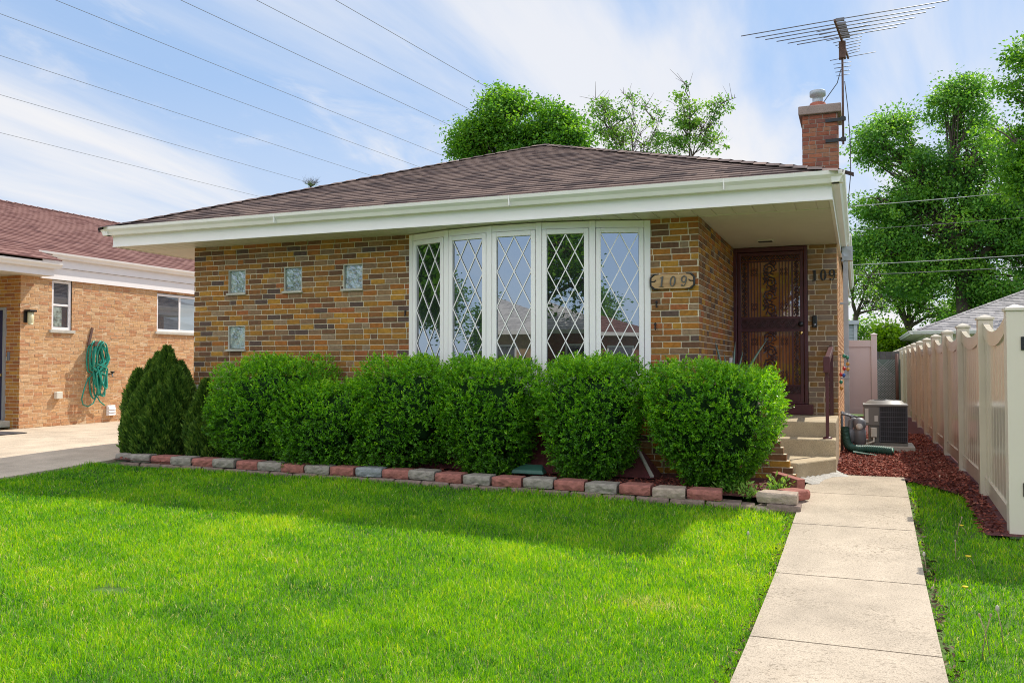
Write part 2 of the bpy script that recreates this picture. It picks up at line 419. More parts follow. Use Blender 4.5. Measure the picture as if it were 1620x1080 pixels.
def cards(P, A, Lg, W, tone, fold=0.18, up=None):
    """leaf cards: P base points, A axes; returns verts, quads, tones"""
    n = len(P); A = unit(A)
    B = unit(np.cross(A, rng.normal(size=(n, 3)))) if up is None else unit(np.cross(A, up))
    C = np.cross(A, B)
    Lg = np.broadcast_to(np.asarray(Lg, dtype=float), (n,))[:, None]; W = np.broadcast_to(np.asarray(W, dtype=float), (n,))[:, None]
    V = np.empty((n, 4, 3))
    V[:, 0] = P; V[:, 2] = P + A * Lg
    mid = P + A * Lg * 0.5 - C * W * fold
    V[:, 1] = mid + B * W / 2; V[:, 3] = mid - B * W / 2
    F = np.arange(n * 4).reshape(n, 4)
    return V.reshape(-1, 3), F, np.repeat(tone, 4)
# ------------------------------------------------------------------ ground
_gy = np.array([-400, -40, -9, -6.2, -4.55, -3.16, -1.7, -.5, 0.2, .8, 400.])
_gz = np.array([-.30, -.30, -.275, -.265, -.255, -.222, -.13, -.045, -.012, -.004, 0.])
_fx = np.array([-400, -9, -7, -2.2, 1, 400.]); _ff = np.array([.45, .45, .45, .65, 1, 1.])
def gz(x, y):
    x = np.asarray(x, dtype=float); y = np.asarray(y, dtype=float)
    return np.interp(y, _gy, _gz) * np.interp(x, _fx, _ff)
def gzf(x, y): return float(gz(x, y))
def sheet(name, xs, ys, dz, mat, label=None, mask=None):
    xs = np.array(xs, float); ys = np.array(ys, float)
    X, Y = np.meshgrid(xs, ys); Z = gz(X, Y) + dz
    V = np.stack([X, Y, Z], -1).reshape(-1, 3); nx = len(xs)
    F = [(j * nx + i, j * nx + i + 1, (j + 1) * nx + i + 1, (j + 1) * nx + i) for j in range(len(ys) - 1) for i in range(nx - 1)]
    ob = np_mesh(name, V, F, None, None, mat, smooth=True)
    return tag(ob, label, None, None, 'structure')
gx = [-900, -400, -150, -60, -25, -14, -10] + list(np.arange(-9, 6.01, .5)) + [8, 12, 20, 40, 120, 400, 900]
gy_ = [-900, -400, -120, -60, -40, -25, -15, -11] + list(np.arange(-9, 1.01, .25)) + [2, 4, 8, 14, 25, 50, 120, 400, 900]
sheet('ground', gx, gy_, -.03, M['lawnbase'], 'green lawn soil reaching out under the gardens to the horizon')
def slabs(name, cuts_x, cuts_y, top, mat, gap=.010, depth=.09, label=None, jit=.0, skew=None):
    mb = MB()
    for a, b in zip(cuts_x[:-1], cuts_x[1:]):
        for c, d in zip(cuts_y[:-1], cuts_y[1:]):
            g = gap / 2; j = [rnd.uniform(-jit, jit) for _ in range(4)]
            n = max(1, int((d - c) / .6)); ys = np.linspace(c + g, d - g, n + 1)
            for k, (y0, y1) in enumerate(zip(ys[:-1], ys[1:])):
                P = [(a + g, y0), (b - g, y0), (b - g, y1), (a + g, y1)]
                if skew: P = [(skew(px_, qy_), qy_) for px_, qy_ in P]
                tp = [(x, y, gzf(x, y) + top) for x, y in P]; bt = [(x, y, z - depth) for x, y, z in tp]
                mb.add(tp, [(0, 1, 2, 3)])
                o = len(mb.v) - 4
                mb.v.extend(bt)
                sides = [(1, 2), (3, 0)] + ([(0, 1)] if k == 0 else []) + ([(2, 3)] if k == n - 1 else [])
                for p, q in sides:
                    mb.f.append([o + p, o + 4 + p, o + 4 + q, o + q]); mb.m.append(0)
    ob = mb.build(name, mat, origin=((cuts_x[0] + cuts_x[-1]) / 2, (cuts_y[0] + cuts_y[-1]) / 2, 0))
    return tag(ob, label, None, None, 'structure')
WL_ = lambda y: 1.065 + .010 * y
WR_ = lambda y: 2.02 + .013 * y
slabs('walkway', [0, 1], [-10.4, -8.9, -7.45, -5.98, -4.55, -3.16, -1.70, -.42, .83], .012, M['concrete'], .016, skew=lambda u, y: WL_(y) + (WR_(y) - WL_(y)) * u, label='pale concrete walkway of square slabs leading to the steps')
slabs('driveway', [-13.2, -10.2, -7.45], [-26, -20.5, -17, -12.5, -9, -5.4, -1.6, 2.2, 6, 9.8, 13.6, 17.4, 22], .006, M['drive'], .009, label='tan concrete driveway between the two brick houses')
slabs('sidewalk', [-40, -30, -20, -13.2 - 1e-3], [-13.2, -12], .0, M['drive'], .01)
slabs('sidewalk', list(np.arange(-7.4, 40, 1.6)), [-13.2, -12], .0, M['drive'], .01)
sheet('street', [-300, -40, -9, -7, -2.2, 1, 40, 300], [-27, -22, -18.2], .002, M['asphalt'], 'grey asphalt street in front of the houses')
sheet('side_yard', [1.30, 2.0, 3.1], [.83, 2, 5, 9, 12.9], .004, M['bedsoil'], 'red mulch ground between the house wall and the tan fence')
mb = MB(); ys = np.linspace(-1.66, .828, 26); xl = lambda y: 2.50 - .55 * min(max(y + .2, 0), 2)
for a, b in zip(ys[:-1], ys[1:]):
    mb.quad(*[(x, y, gzf(x, y) + .006) for x, y in ((xl(a), a), (3.1, a), (3.1, b), (xl(b), b))])
tag(mb.build('soil_strip', M['bedsoil'], origin=(2.7, -.4, 0)), 'bare mulch strip along the foot of the tan fence', None, None, 'structure')
sheet('back_yard', [-30, -7.4, 0, 1.3, 30], [13, 22, 40, 60], .0, M['lawnbase'], 'grass back yards behind the houses')

# ------------------------------------------------------------------ brick walls
def bricks(mb, o, U, Nn, Ln, z0, z1, holes=(), seed=1, course=.0677, bl=.2032, mj=.0118, proud=.0075, hdr=.12, mb_i=0, mm_i=1, jit=.0016):
    rr = random.Random(seed)
    o = Vector(o); U = Vector(U); Nn = Vector(Nn); Zv = Vector((0, 0, 1))
    def P(u, z, d): return o + U * u + Zv * (z - o.z) + Nn * d
    i = 0; z = z0
    while z < z1 - .012:
        zt = min(z + course, z1)
        L = Ln(i) if callable(Ln) else Ln
        free = [(0.0, L)]
        for (h0, h1, w0, w1) in holes:
            if (z + zt) / 2 > w0 and (z + zt) / 2 < w1:
                nf = []
                for a, b in free:
                    if h1 <= a or h0 >= b: nf.append((a, b)); continue
                    if h0 > a: nf.append((a, h0))
                    if h1 < b: nf.append((h1, b))
                free = nf
        for a, b in free:
            mb.quad(P(a, z, 0), P(b, z, 0), P(b, zt, 0), P(a, zt, 0), mm_i)
        u = -bl * (0.5 if i % 2 else 0.0) + rr.uniform(-.02, .02)
        first = True
        while u < L:
            w = bl if rr.random() > hdr else bl / 2
            for a, b in free:
                p = max(u, a); q = min(u + w, b)
                if q - p < .018: continue
                p2 = p + (mj / 2 if p > a + 1e-6 else 0); q2 = q - (mj / 2 if q < b - 1e-6 else 0)
                if q2 - p2 < .012: continue
                zb = z + mj / 2 + rr.uniform(-jit, jit) * .5; ztt = zt - mj / 2 + rr.uniform(-jit, jit) * .5
                d = [proud + rr.uniform(-jit, jit) for _ in range(4)]
                p2 += rr.uniform(0, jit); q2 -= rr.uniform(0, jit)
                v = [P(p2, zb, -.002), P(q2, zb, -.002), P(q2, ztt, -.002), P(p2, ztt, -.002), P(p2, zb, d[0]), P(q2, zb, d[1]), P(q2, ztt, d[2]), P(p2, ztt, d[3])]
                mb.add(v, [(4, 5, 6, 7), (0, 1, 5, 4), (1, 2, 6, 5), (2, 3, 7, 6), (3, 0, 4, 7)], mb_i)
            u += w
        z = zt; i += 1
C = .0677
def snap(z, z0): return z0 + round((z - z0) / C) * C

def hip_roof(mb, x0, x1, y0, y1, ze, sl, dr=.131, v_row=.14, lift=.014, m=0):
    Rr = (x1 - x0) / 2; n = int(Rr / dr) + 1
    for face in range(4):
        for i in range(n):
            t0 = i * dr; t1 = min((i + 1) * dr, Rr)
            if t1 <= t0: continue
            def seg(t):
                z = ze + sl * t
                if face == 0: return Vector((x0 + t, y0 + t, z)), Vector((x1 - t, y0 + t, z))
                if face == 1: return Vector((x1 - t, y0 + t, z)), Vector((x1 - t, y1 - t, z))
                if face == 2: return Vector((x1 - t, y1 - t, z)), Vector((x0 + t, y1 - t, z))
                return Vector((x0 + t, y1 - t, z)), Vector((x0 + t, y0 + t, z))
            a, b = seg(t0); c, d = seg(t1)
            ax = (b - a).normalized(); off = face * 3.37
            uu = lambda p: (p - seg(0)[0]).dot(ax) + off
            up = Vector((0, 0, lift)); up2 = Vector((0, 0, .001))
            L = (b - a).length; k = max(1, int(L / 1.1)) if n < 60 else 1
            v0 = i * v_row + .004; v1 = (i + 1) * v_row - .002
            mb.quad(a + up, b + up, d + up2, c + up2, m, [(uu(a), v0), (uu(b), v0), (uu(d), v1), (uu(c), v1)])
            low = up * -1 if i == 0 else up2
            mb.quad(a + low, b + low, b + up, a + up, m, [(uu(a), v0), (uu(b), v0), (uu(b), v0 + .01), (uu(a), v0 + .01)])
def ridge_caps(mb, a, b, sA, sB, w=.14, step=.21, m=0):
    """cap shingles along a hip or ridge a->b; sA, sB = horizontal unit directions down each side with slope"""
    a = Vector(a); b = Vector(b); d = (b - a); n = max(1, int(d.length / step)); d /= n
    for i in range(n):
        p = a + d * i; q = p + d * 1.12
        ru = rnd.uniform(0, 30)
        lo = Vector((0, 0, .030)); hi = Vector((0, 0, .016))
        for sv in (sA, sB):
            sv = Vector(sv) * w
            mb.quad(p + lo, p + lo + sv, q + hi + sv, q + hi, m, [(ru, ru * .14), (ru, ru * .14 + .1), (ru + .1, ru * .14 + .1), (ru + .1, ru * .14)])
            mb.quad(p + lo, p + lo + sv, p + sv - lo * .3, p - lo * .3, m, [(ru, 0)] * 4)
def roof_caps(mb, x0, x1, y0, y1, ze, sl):
    Rr = (x1 - x0) / 2; cx = (x0 + x1) / 2; zr = ze + sl * Rr
    k = 1 / math.sqrt(1)
    front = (0, -1, -sl); back = (0, 1, -sl); left = (-1, 0, -sl); right = (1, 0, -sl)
    ridge_caps(mb, (x0, y0, ze), (cx, y0 + Rr, zr), front, left)
    ridge_caps(mb, (x1, y0, ze), (cx, y0 + Rr, zr), front, right)
    ridge_caps(mb, (cx, y0 + Rr, zr), (cx, y1 - Rr, zr), left, right)
GUT = [(0, 3.04), (0, 2.945), (-.070, 2.945), (-.088, 2.985), (-.118, 3.018), (-.125, 3.055), (-.112, 3.055), (-.106, 3.03)]

# ------------------------------------------------------------------ the house
H = tag(empty('brick_house', (-2.7, 0, 0)), 'single-storey brown and tan brick house with bow window and low hip roof', 'house')
EZ = 2.80
mb = MB()
gbz = snap(2.16, -.1); gbz2 = snap(1.38, -.1)
GB = [(-6.09, gbz), (-5.20, gbz), (-4.30, gbz), (-6.09, gbz2)]
gw, gh = .285, 5 * C
holes = [(x - gw / 2 + 6.8, x + gw / 2 + 6.8, z, z + gh) for x, z in GB]
bricks(mb, (-6.8, 0, 0), (1, 0, 0), (0, -1, 0), 6.8, -.1, EZ, holes, seed=3)
mb.build('front_wall', [M['brick'], M['mortar']], H)
M['brick_wash'] = brick_mat('washed_brick', [(.30, .17, .06), (.30, .20, .12), (.26, .16, .10), (.33, .18, .07), (.27, .20, .15)], smear=(.30, .27, .235))
mb = MB(); bricks(mb, (0, 0, 0), (0, 1, 0), (1, 0, 0), 2.8, -.1, EZ, seed=7); mb.build('entry_wall', [M['brick'], M['mortar']], H)
mb = MB(); bricks(mb, (.967, 2.8, 0), (1, 0, 0), (0, -1, 0), .363, -.1, EZ, seed=9, hdr=.3); mb.build('entry_pier', [M['brick_wash'], M['mortar']], H)
mb = MB(); bricks(mb, (1.33, 2.8, 0), (0, 1, 0), (1, 0, 0), 10.2, -.1, EZ + .1, seed=12, bl=.205); mb.build('side_wall', [M['brick_common'], M['mortar_common']], H)
mb = MB(); bricks(mb, (-6.8, 0, 0), (0, 1, 0), (-1, 0, 0), 13, -.1, EZ + .1, seed=13); mb.build('side_wall', [M['brick_common'], M['mortar_common']], H)
mb = MB(); mb.box(-6.795, -.004, .05, 12.95, -.1, 2.9); mb.box(-.004, 1.322, 3.05, 12.95, -.1, 2.9); mb.box(.967, 1.322, 2.805, 3.05, -.1, 2.9)
mb.build('light_block_core', M['mortar_common'], H)  # unseen solid boxes added behind the brick faces to keep light out
mb = MB(); mb.box(-6.85, -3.52, -.045, .02, .885, .945); mb.box(-6.85, -6.79, .02, .30, .885, .945); mb.build('stone_ledge', M['stone'], H, bevel=.006)

# glass block windows
for i, (x, z) in enumerate(GB):
    mb = MB(); mb.box(x - gw / 2 + .012, x + gw / 2 - .012, .026, .10, z + .030, z + gh - .012)
    w = mb.build('glass_block_window', M['glassblock'], H, bevel=.008)
    mb = MB()
    for a in (x - gw / 2 + .001, x + gw / 2 - .013): mb.box(a, a + .012, -.002, .1, z + .025, z + gh - .001)
    mb.box(x - gw / 2 + .013, x + gw / 2 - .013, -.002, .1, z + gh - .013, z + gh - .001)
    mb.build('frame', M['stone'], w)
    mb = MB(); mb.box(x - gw / 2 - .012, x + gw / 2 + .012, -.035, .1, z + .001, z + .027); mb.build('sill', M['stone'], w)

# bow window
BW = None
BR, BCX, BCY = 3.65, -2.01, 3.35
phi = [R(-23.4 + 9.36 * k) for k in range(6)]
Q = [Vector((BCX + BR * math.sin(p), BCY - BR * math.cos(p), 0)) for p in phi]
mbF = MB(); panels = []
ZB, ZT = .93, 2.788
for k in range(5):
    a, b = Q[k], Q[k + 1]; t = (b - a).normalized(); n = Vector((t.y, -t.x, 0)); L = (b - a).length
    def lb(m_, u0, u1, d0, d1, z0, z1, mi=0, a=a, t=t, n=n):
        p = [a + t * u + n * d + Vector((0, 0, z)) for z in (z0, z1) for (u, d) in ((u0, d1), (u1, d1), (u1, d0), (u0, d0))]
        m_.hexa(p, mi)
    panels.append((lb, L))
    lb(mbF, .034, L - .034, -.10, .022, 2.712, ZT); lb(mbF, .034, L - .034, -.10, .035, ZB, 1.0)
    lb(mbF, .034, L - .034, -.12, -.03, 1.0, 2.712)
for k in range(6):
    p = Q[k]; ph = phi[k]; t = Vector((math.cos(ph), math.sin(ph), 0)); n = Vector((math.sin(ph), -math.cos(ph), 0))
    w0, w1 = (.034, .034)
    pass
    mbF.hexa([p + t * u + n * d + Vector((0, 0, z)) for z in (ZB, ZT) for (u, d) in ((-w0, .028), (w1, .028), (w1, -.12), (-w0, -.12))])
BW = mbF.build('bow_window', M['white'], H, bevel=.004)
mb = MB()
for k in range(5):
    a, b = Q[k], Q[k + 1]; c = Vector((0, -.02, 0))
    mb.hexa([a + c + Vector((0, 0, .86)), b + c + Vector((0, 0, .86)), Vector((b.x, .05, .86)), Vector((a.x, .05, .86)), a + c + Vector((0, 0, .925)), b + c + Vector((0, 0, .925)), Vector((b.x, .05, .925)), Vector((a.x, .05, .925))])
mb.build('window_seat', M['white'], BW)
for k, (lb, L) in enumerate(panels):
    s0, s1, z0, z1 = .038, L - .038, 1.004, 2.708; st = .052
    mb = MB()
    lb(mb, s0, s0 + st, -.02, .034, z0, z1); lb(mb, s1 - st, s1, -.02, .034, z0, z1)
    lb(mb, s0 + st, s1 - st, -.02, .034, z1 - .055, z1); lb(mb, s0 + st, s1 - st, -.02, .034, z0, z0 + .07)
    mb.build('sash', M['white'], BW, bevel=.005)
    g0, g1, h0, h1 = s0 + st, s1 - st, z0 + .07, z1 - .055
    mb = MB(); lb(mb, g0 - .004, g1 + .004, -.012, .004, h0 - .004, h1 + .004); mb.build('pane', M['glass'], BW)
    mb = MB(); w = g1 - g0; hd = (h1 - h0) / 4.0
    a, b = Q[k], Q[k + 1]; t = (b - a).normalized(); n = Vector((t.y, -t.x, 0))
    for sgn in (1, -1):
        for c in range(-12, 14):
            # line: (z-h1) = sgn * hd/(w/2) * (u-g0) ... + c*hd   clipped to the pane
            sl = sgn * hd / (w / 2); off = c * hd
            pts = []
            for u in (g0, g1):
                z = h1 + sl * (u - g0) + off
                if h0 - 1e-6 <= z <= h1 + 1e-6: pts.append((u, z))
            for z in (h0, h1):
                u = g0 + (z - h1 - off) / sl
                if g0 + 1e-6 < u < g1 - 1e-6: pts.append((u, z))
            if len(pts) >= 2:
                pts.sort(); (u0, zz0), (u1, zz1) = pts[0], pts[-1]
                if abs(u1 - u0) < .01: continue
                dd = .010 if sgn > 0 else .0125
                mb.bar(a + t * u0 + n * dd + Vector((0, 0, zz0)), a + t * u1 + n * dd + Vector((0, 0, zz1)), .0055, .0105, 0, up=(-t.y * 0 + n.x * 0, 0, 1))
    mb.build('lattice', M['white'], BW)

# eaves
XL, XR, YF = -7.75, 1.36, -.5
mb = MB(); mb.box(XL, XR, YF, YF + .025, EZ - .006, 2.95); mb.box(XL, XR, YF - .008, YF, EZ - .006, EZ + .012)
mb.box(XR - .025, XR, YF + .025, 4.35, EZ - .006, 2.95); mb.box(XR, XR + .008, YF, 4.35, EZ - .006, EZ + .012)
mb.box(XL, XL + .025, YF + .025, 13.3, EZ - .006, 2.95)
mb.build('fascia', M['white'], H)
mb = MB()
mb.prism([(0, y, z - 2.95) for y, z in GUT], (XL - .11, YF, 2.95), (XR + .10, YF, 2.95))
mb.prism([(-y, 0, z - 2.95) for y, z in GUT], (XR, YF - .10, 2.95), (XR, 4.38, 2.95))
mb.prism([(y, 0, z - 2.95) for y, z in GUT], (XL, YF - .10, 2.95), (XL, 13.3, 2.95))
mb.box(XR, XR + .045, 4.36, 13.3, 2.86, 3.12); mb.prism([(-y * .8, 0, z - 2.95 + .11) for y, z in GUT], (XR + .045, 4.40, 2.95), (XR + .045, 13.3, 2.95))
for x in (-5.05, -1.95, .35): mb.box(x, x + .010, YF - .1258, YF, 2.944, 3.0555)
mb.build('gutter', M['cream'], H)
mb = MB(); x = XL + .03
while x < XR - .03:
    x2 = min(x + .203, XR - .026); mb.box(x + .006, x2 - .006, YF + .026, .0, EZ, EZ + .012); mb.box(x2 - .006, x2 + .006, YF + .026, .0, EZ + .009, EZ + .012); x = x2
y = .004
while y < 13.2:
    y2 = min(y + .305, 13.25); mb.box(XL + .026, -6.802, y + .0025, y2 - .0025, EZ, EZ + .012); mb.box(XL + .026, -6.802, y2 - .0025, y2 + .0025, EZ + .006, EZ + .012); y = y2
y = .03
mb.box(0.008, XR - .026, .002, .028, EZ - .006, EZ + .012)
while y < 2.79:
    y2 = min(y + .115, 2.795); mb.box(.008, XR - .026, y + .0018, y2 - .0018, EZ, EZ + .012); mb.box(.008, XR - .026, y2 - .0018, y2 + .0018, EZ + .005, EZ + .012); y = y2
mb.box(1.336, XR - .026, 2.8, 4.35, EZ, EZ + .012)
mb.build('soffit', M['soffit'], H)
mb = MB(); mb.box(.38, .60, 2.05, 2.21, EZ - .016, EZ - .001); vent = mb.build('ceiling_vent', M['soffit'], H, bevel=.004)
mb = MB()
for i in range(7): mb.box(.405, .575, 2.07 + i * .018, 2.082 + i * .018, EZ - .020, EZ - .0165)
mb.build('louvre', M['acdark'], vent)
mb = MB(); hip_roof(mb, -7.80, 1.42, -.57, 14.2, 3.048, .385); roof = mb.build('roof', M['shingle'], H)
mb = MB(); roof_caps(mb, -7.80, 1.42, -.57, 14.2, 3.05, .385); mb.build('ridge_caps', M['shingle'], roof)

# chimney
cx0, cx1, cy0, cy1 = .80, 1.315, 5.0, 5.75
mb = MB()
bricks(mb, (cx0, cy0, 0), (1, 0, 0), (0, -1, 0), cx1 - cx0, 2.9, 5.14, seed=21, hdr=.35)
bricks(mb, (cx1, cy0, 0), (0, 1, 0), (1, 0, 0), cy1 - cy0, 2.9, 5.14, seed=22)
bricks(mb, (cx0, cy0, 0), (0, 1, 0), (-1, 0, 0), cy1 - cy0, 2.9, 5.14, seed=23)
mb.box(cx0 + .003, cx1 - .003, cy0 + .003, cy1, 2.9, 5.135, 1)
ch = mb.build('chimney', [M['brick_red'], M['mortar_red']], H)
M['cap'] = concrete_mat('chimney_cap', (.33, .25, .22))
mb = MB(); mb.box(cx0 - .06, cx1 + .06, cy0 - .06, cy1 + .06, 5.14, 5.28); mb.build('chimney_cap', M['cap'], ch, bevel=.015)
fx, fy = 1.02, 5.25
mb = MB(); mb.lathe((fx, fy, 5.28), [(.125, 0), (.125, .09), (.115, .105), (.09, .105)], 18); mb.build('flue', M['clay'], ch)
mb = MB(); mb.lathe((fx, fy, 5.385), [(.080, 0), (.080, .10), (.122, .115), (.122, .19), (.118, .195), (.0, .20)], 18); mb.build('flue_cover', M['galv'], ch)

# downspout
mb = MB(); mb.box(1.375, 1.52, 4.28, 4.42, 2.74, 2.95); mb.box(1.365, 1.395, 4.265, 4.435, 2.725, 2.755)
mb.lathe((1.445, 4.279, 2.845), [(.052, -.004), (.052, 0), (.045, .0)], 20, axis='y')
mb.box(1.385, 1.455, 4.30, 4.37, .50, 2.74)
for z in (2.1, 1.0): mb.box(1.335, 1.462, 4.292, 4.378, z, z + .03)
mb.prism([(-.035, -.035, 0), (.035, -.035, 0), (.035, .035, 0), (-.035, .035, 0)], (1.42, 4.335, .505), (1.42, 4.335, .10))
mb.build('downspout', M['galv'], H, bevel=.008)

# security door -------------------------------------------------------------
DX, DY, DZ, DW, DH = .005, 2.8, .69, .96, 2.10
def dbox(m_, u0, u1, z0, z1, y0, y1, mi=0): m_.box(DX + u0, DX + u1, DY + y0, DY + y1, DZ + z0, DZ + z1, mi)
mb = MB(); dbox(mb, .0, .045, 0, DH, -.05, .02); dbox(mb, .915, .958, 0, DH, -.05, .02); dbox(mb, .045, .915, 2.045, DH, -.05, .02)
dbox(mb, .052, .10, .03, 2.038, -.035, .005); dbox(mb, .862, .908, .03, 2.038, -.035, .005)
dbox(mb, .10, .862, 1.99, 2.038, -.035, .005); dbox(mb, .10, .862, .03, .13, -.035, .005)
dbox(mb, .10, .862, 1.135, 1.165, -.035, .005); dbox(mb, .10, .862, .965, .995, -.035, .005)
dbox(mb, .10, .862, 1.905, 1.925, -.03, .0); dbox(mb, .10, .862, .235, .255, -.03, .0)
door = mb.build('security_door', M['iron_brown'], H, bevel=.004)
mb = MB(); dbox(mb, -.0, 1.02, -.135, -.002, -.16, .02); dbox(mb, .045, .912, -.002, .028, -.06, .02); mb.build('threshold', M['iron_brown'], door, bevel=.008)
mb = MB(); dbox(mb, .10, .862, .13, .235, -.012, -.006); mb.build('backing_panel', M['iron_brown'], door); mb = MB()
dbox(mb, .10, .862, .995, 1.135, -.012, -.006); mb.build('backing_panel', M['iron_brown'], door)
for (z0, z1) in ((1.165, 1.905), (.255, .965)):
    for u in (.195, .765): 
        mb = MB(); dbox(mb, u - .011, u + .011, z0, z1, -.028, -.004); mb.build('door_bar', M['iron_brown'], door)
    for u in (.235, .275, .315, .355, .60, .64, .68, .72):
        mb = MB(); dbox(mb, u - .006, u + .006, z0, z1, -.024, -.010); mb.build('door_bar', M['iron_brown'], door)
def spiral(mb, u, z, r, a0, turns, hand, th=.0055, y=-.026):
    pts = []
    for i in range(int(12 * turns) + 1):
        f = i / (12 * turns); a = a0 + hand * f * turns * 2 * math.pi; q = r * (1 - .82 * f)
        pts.append((DX + u + q * math.cos(a), DY + y, DZ + z + q * math.sin(a)))
    mb.tube(pts, th, 5)
def scrolls(mb, u0, u1, z0, z1, vert):
    L = (z1 - z0) if vert else (u1 - u0); Wd = (u1 - u0) if vert else (z1 - z0)
    n = max(1, round(L / (Wd * 1.25))); st = L / n
    for i in range(n):
        c = (i + .5) * st; s = 1 if i % 2 else -1
        for e in (-1, 1):
            cu, cz = (c + e * st * .22, s * e * Wd * .16)
            r = Wd * .27
            if vert: spiral(mb, (u0 + u1) / 2 + cz, z0 + cu, r, math.pi / 2 * e, 1.6, s)
            else: spiral(mb, u0 + cu, (z0 + z1) / 2 + cz, r, math.pi * (0 if e > 0 else 1), 1.6, s)
        # joining wave
        pts = []
        for j in range(9):
            f = j / 8; q = math.sin(f * 2 * math.pi) * Wd * .40 * s
            if vert: pts.append((DX + (u0 + u1) / 2 + q, DY - .026, DZ + z0 + (i + f) * st))
            else: pts.append((DX + u0 + (i + f) * st, DY - .026, DZ + (z0 + z1) / 2 + q))
        mb.tube(pts, .006, 5)
mb = MB()
scrolls(mb, .105, .857, 1.928, 1.988, False); scrolls(mb, .105, .82, 1.0, 1.13, False); scrolls(mb, .105, .857, .135, .232, False)
for (z0, z1) in ((1.17, 1.90), (.26, .96)):
    scrolls(mb, .105, .183, z0, z1, True); scrolls(mb, .778, .857, z0, z1, True)
mb.build('scrollwork', M['iron_dark'], door)
for (z0, z1) in ((1.17, 1.90), (.26, .96)):
    mb = MB(); n = 4; st = (z1 - z0) / n
    for i in range(n):
        zc = z0 + (i + .5) * st; s = 1 if i % 2 else -1
        spiral(mb, .478 - .012 * s, zc, .082, 0 if s > 0 else math.pi, 1.7, s, .0105)
        spiral(mb, .478 + .045 * s, zc + st * .38, .045, math.pi, 1.5, -s, .009)
        spiral(mb, .478 - .05 * s, zc - st * .36, .04, 0, 1.5, s, .009)
        for k in range(7):
            a = k * .9 + i; mb.bar((DX + .478 + .05 * math.cos(a), DY - .022, DZ + zc + .06 * math.sin(a)), (DX + .478 + .092 * math.cos(a + .5), DY - .03, DZ + zc + .092 * math.sin(a + .5)), .016, .006, 0, up=(0, 1, 0))
    for uc in (.275, .66):
        for zc in (z0 + .13, z1 - .13):
            for e in (-1, 1):
                for g in (-1, 1): spiral(mb, uc + e * .024, zc + g * .028, .024, math.pi / 2 * g + math.pi, 1.4, e * g, .0045)
    mb.build('centre_ornament', M['iron_dark'], door)
mb = MB(); mb.lathe((DX + .875, DY - .036, DZ + .945), [(.024, 0), (.024, -.012), (.018, -.02), (.0, -.02)], 16, axis='y'); mb.build('deadbolt', M['brass'], door)
mb = MB(); mb.lathe((DX + .872, DY - .036, DZ + 1.06), [(.034, 0), (.036, -.03), (.026, -.055), (.0, -.06)], 16, axis='y'); mb.build('handle', M['black'], door)
mb = MB(); dbox(mb, .02, .94, 0, 2.06, .06, .10)
for (u0, u1) in ((.16, .45), (.51, .80)):
    for (z0, z1) in ((.2, .9), (1.0, 1.62), (1.70, 1.95)): dbox(mb, u0, u1, z0, z1, .048, .06)
mb.build('wooden_door', M['wood_door'], door, bevel=.004)
M['storm'], _nt, _b, _N, _L = _mat('door_pane')
_t = _N.new('ShaderNodeBsdfTransparent'); _g = _N.new('ShaderNodeBsdfGlossy'); _g.inputs['Roughness'].default_value = .01
_m = _N.new('ShaderNodeMixShader'); _m.inputs['Fac'].default_value = .10
_L.new(_t.outputs['BSDF'], _m.inputs[1]); _L.new(_g.outputs['BSDF'], _m.inputs[2]); _L.new(_m.outputs['Shader'], _N['Material Output'].inputs['Surface'])
mb = MB(); dbox(mb, .10, .862, .255, 1.905, .012, .015); mb.build('pane', M['storm'], door)

# ------------------------------------------------------------------ steps, planter, rail
def slabpoly(mb, poly, z0, z1):
    n = len(poly); vs = [(x, y, z0) for x, y in poly] + [(x, y, z1) for x, y in poly]
    mb.add(vs, [tuple(range(n - 1, -1, -1)), tuple(range(n, 2 * n))] + [(i, (i + 1) % n, n + (i + 1) % n, n + i) for i in range(n)])
st = tag(empty('concrete_steps', (.9, 1.2, -.05)), 'three tan concrete steps rising to the ornate front door', 'steps')
for poly, z1 in (([(.43, 1.30), (1.335, 1.30), (1.335, 2.79), (.43, 2.79)], .55), ([(.43, .96), (1.34, .96), (1.34, 1.298), (.43, 1.298)], .375), ([(.43, .13), (.985, .13), (1.345, .78), (1.345, .958), (.43, .958)], .19)):
    mb = MB(); slabpoly(mb, poly, -.12, z1); mb.build('step', M['step'], st, bevel=.016)
mb = MB(); rr = random.Random(4); inn = [(.97, .10), (1.06, .27), (1.16, .45), (1.26, .63), (1.345, .77), (1.35, .90)]
vs = []; K = 24
for k in range(K):
    f = k / (K - 1) * (len(inn) - 1); i = min(int(f), len(inn) - 2); q = f - i
    x = inn[i][0] * (1 - q) + inn[i + 1][0] * q; y = inn[i][1] * (1 - q) + inn[i + 1][1] * q
    w = .11 + .035 * math.sin(k * .33 + 1) + .02 * math.sin(k * .8) + rr.uniform(-.008, .008) + (.05 if k < 8 else 0); ox, oy = (.87 * w, -.5 * w)
    g0 = gzf(x, y); g1 = gzf(x + ox, y + oy)
    vs += [(x - .01, y + .02, g0 + .05 + rr.uniform(-.012, .012)), (x + ox * .5, y + oy * .5, g0 + .028 + rr.uniform(-.006, .006)), (x + ox, y + oy, g1 + .0135), (x + ox, y + oy, g1 - .06)]
fs = [(k * 4 + j, k * 4 + j + 1, k * 4 + 5 + j, k * 4 + 4 + j) for k in range(K - 1) for j in range(3)]
mb.add(vs, fs)
mb.build('cement_patch', M['fresh'], st)
pl = tag(empty('planter', (.5, .3, -.05)), 'low brick planter with a stepped end beside the concrete steps', 'planter')
mb = MB(); rr = random.Random(31)
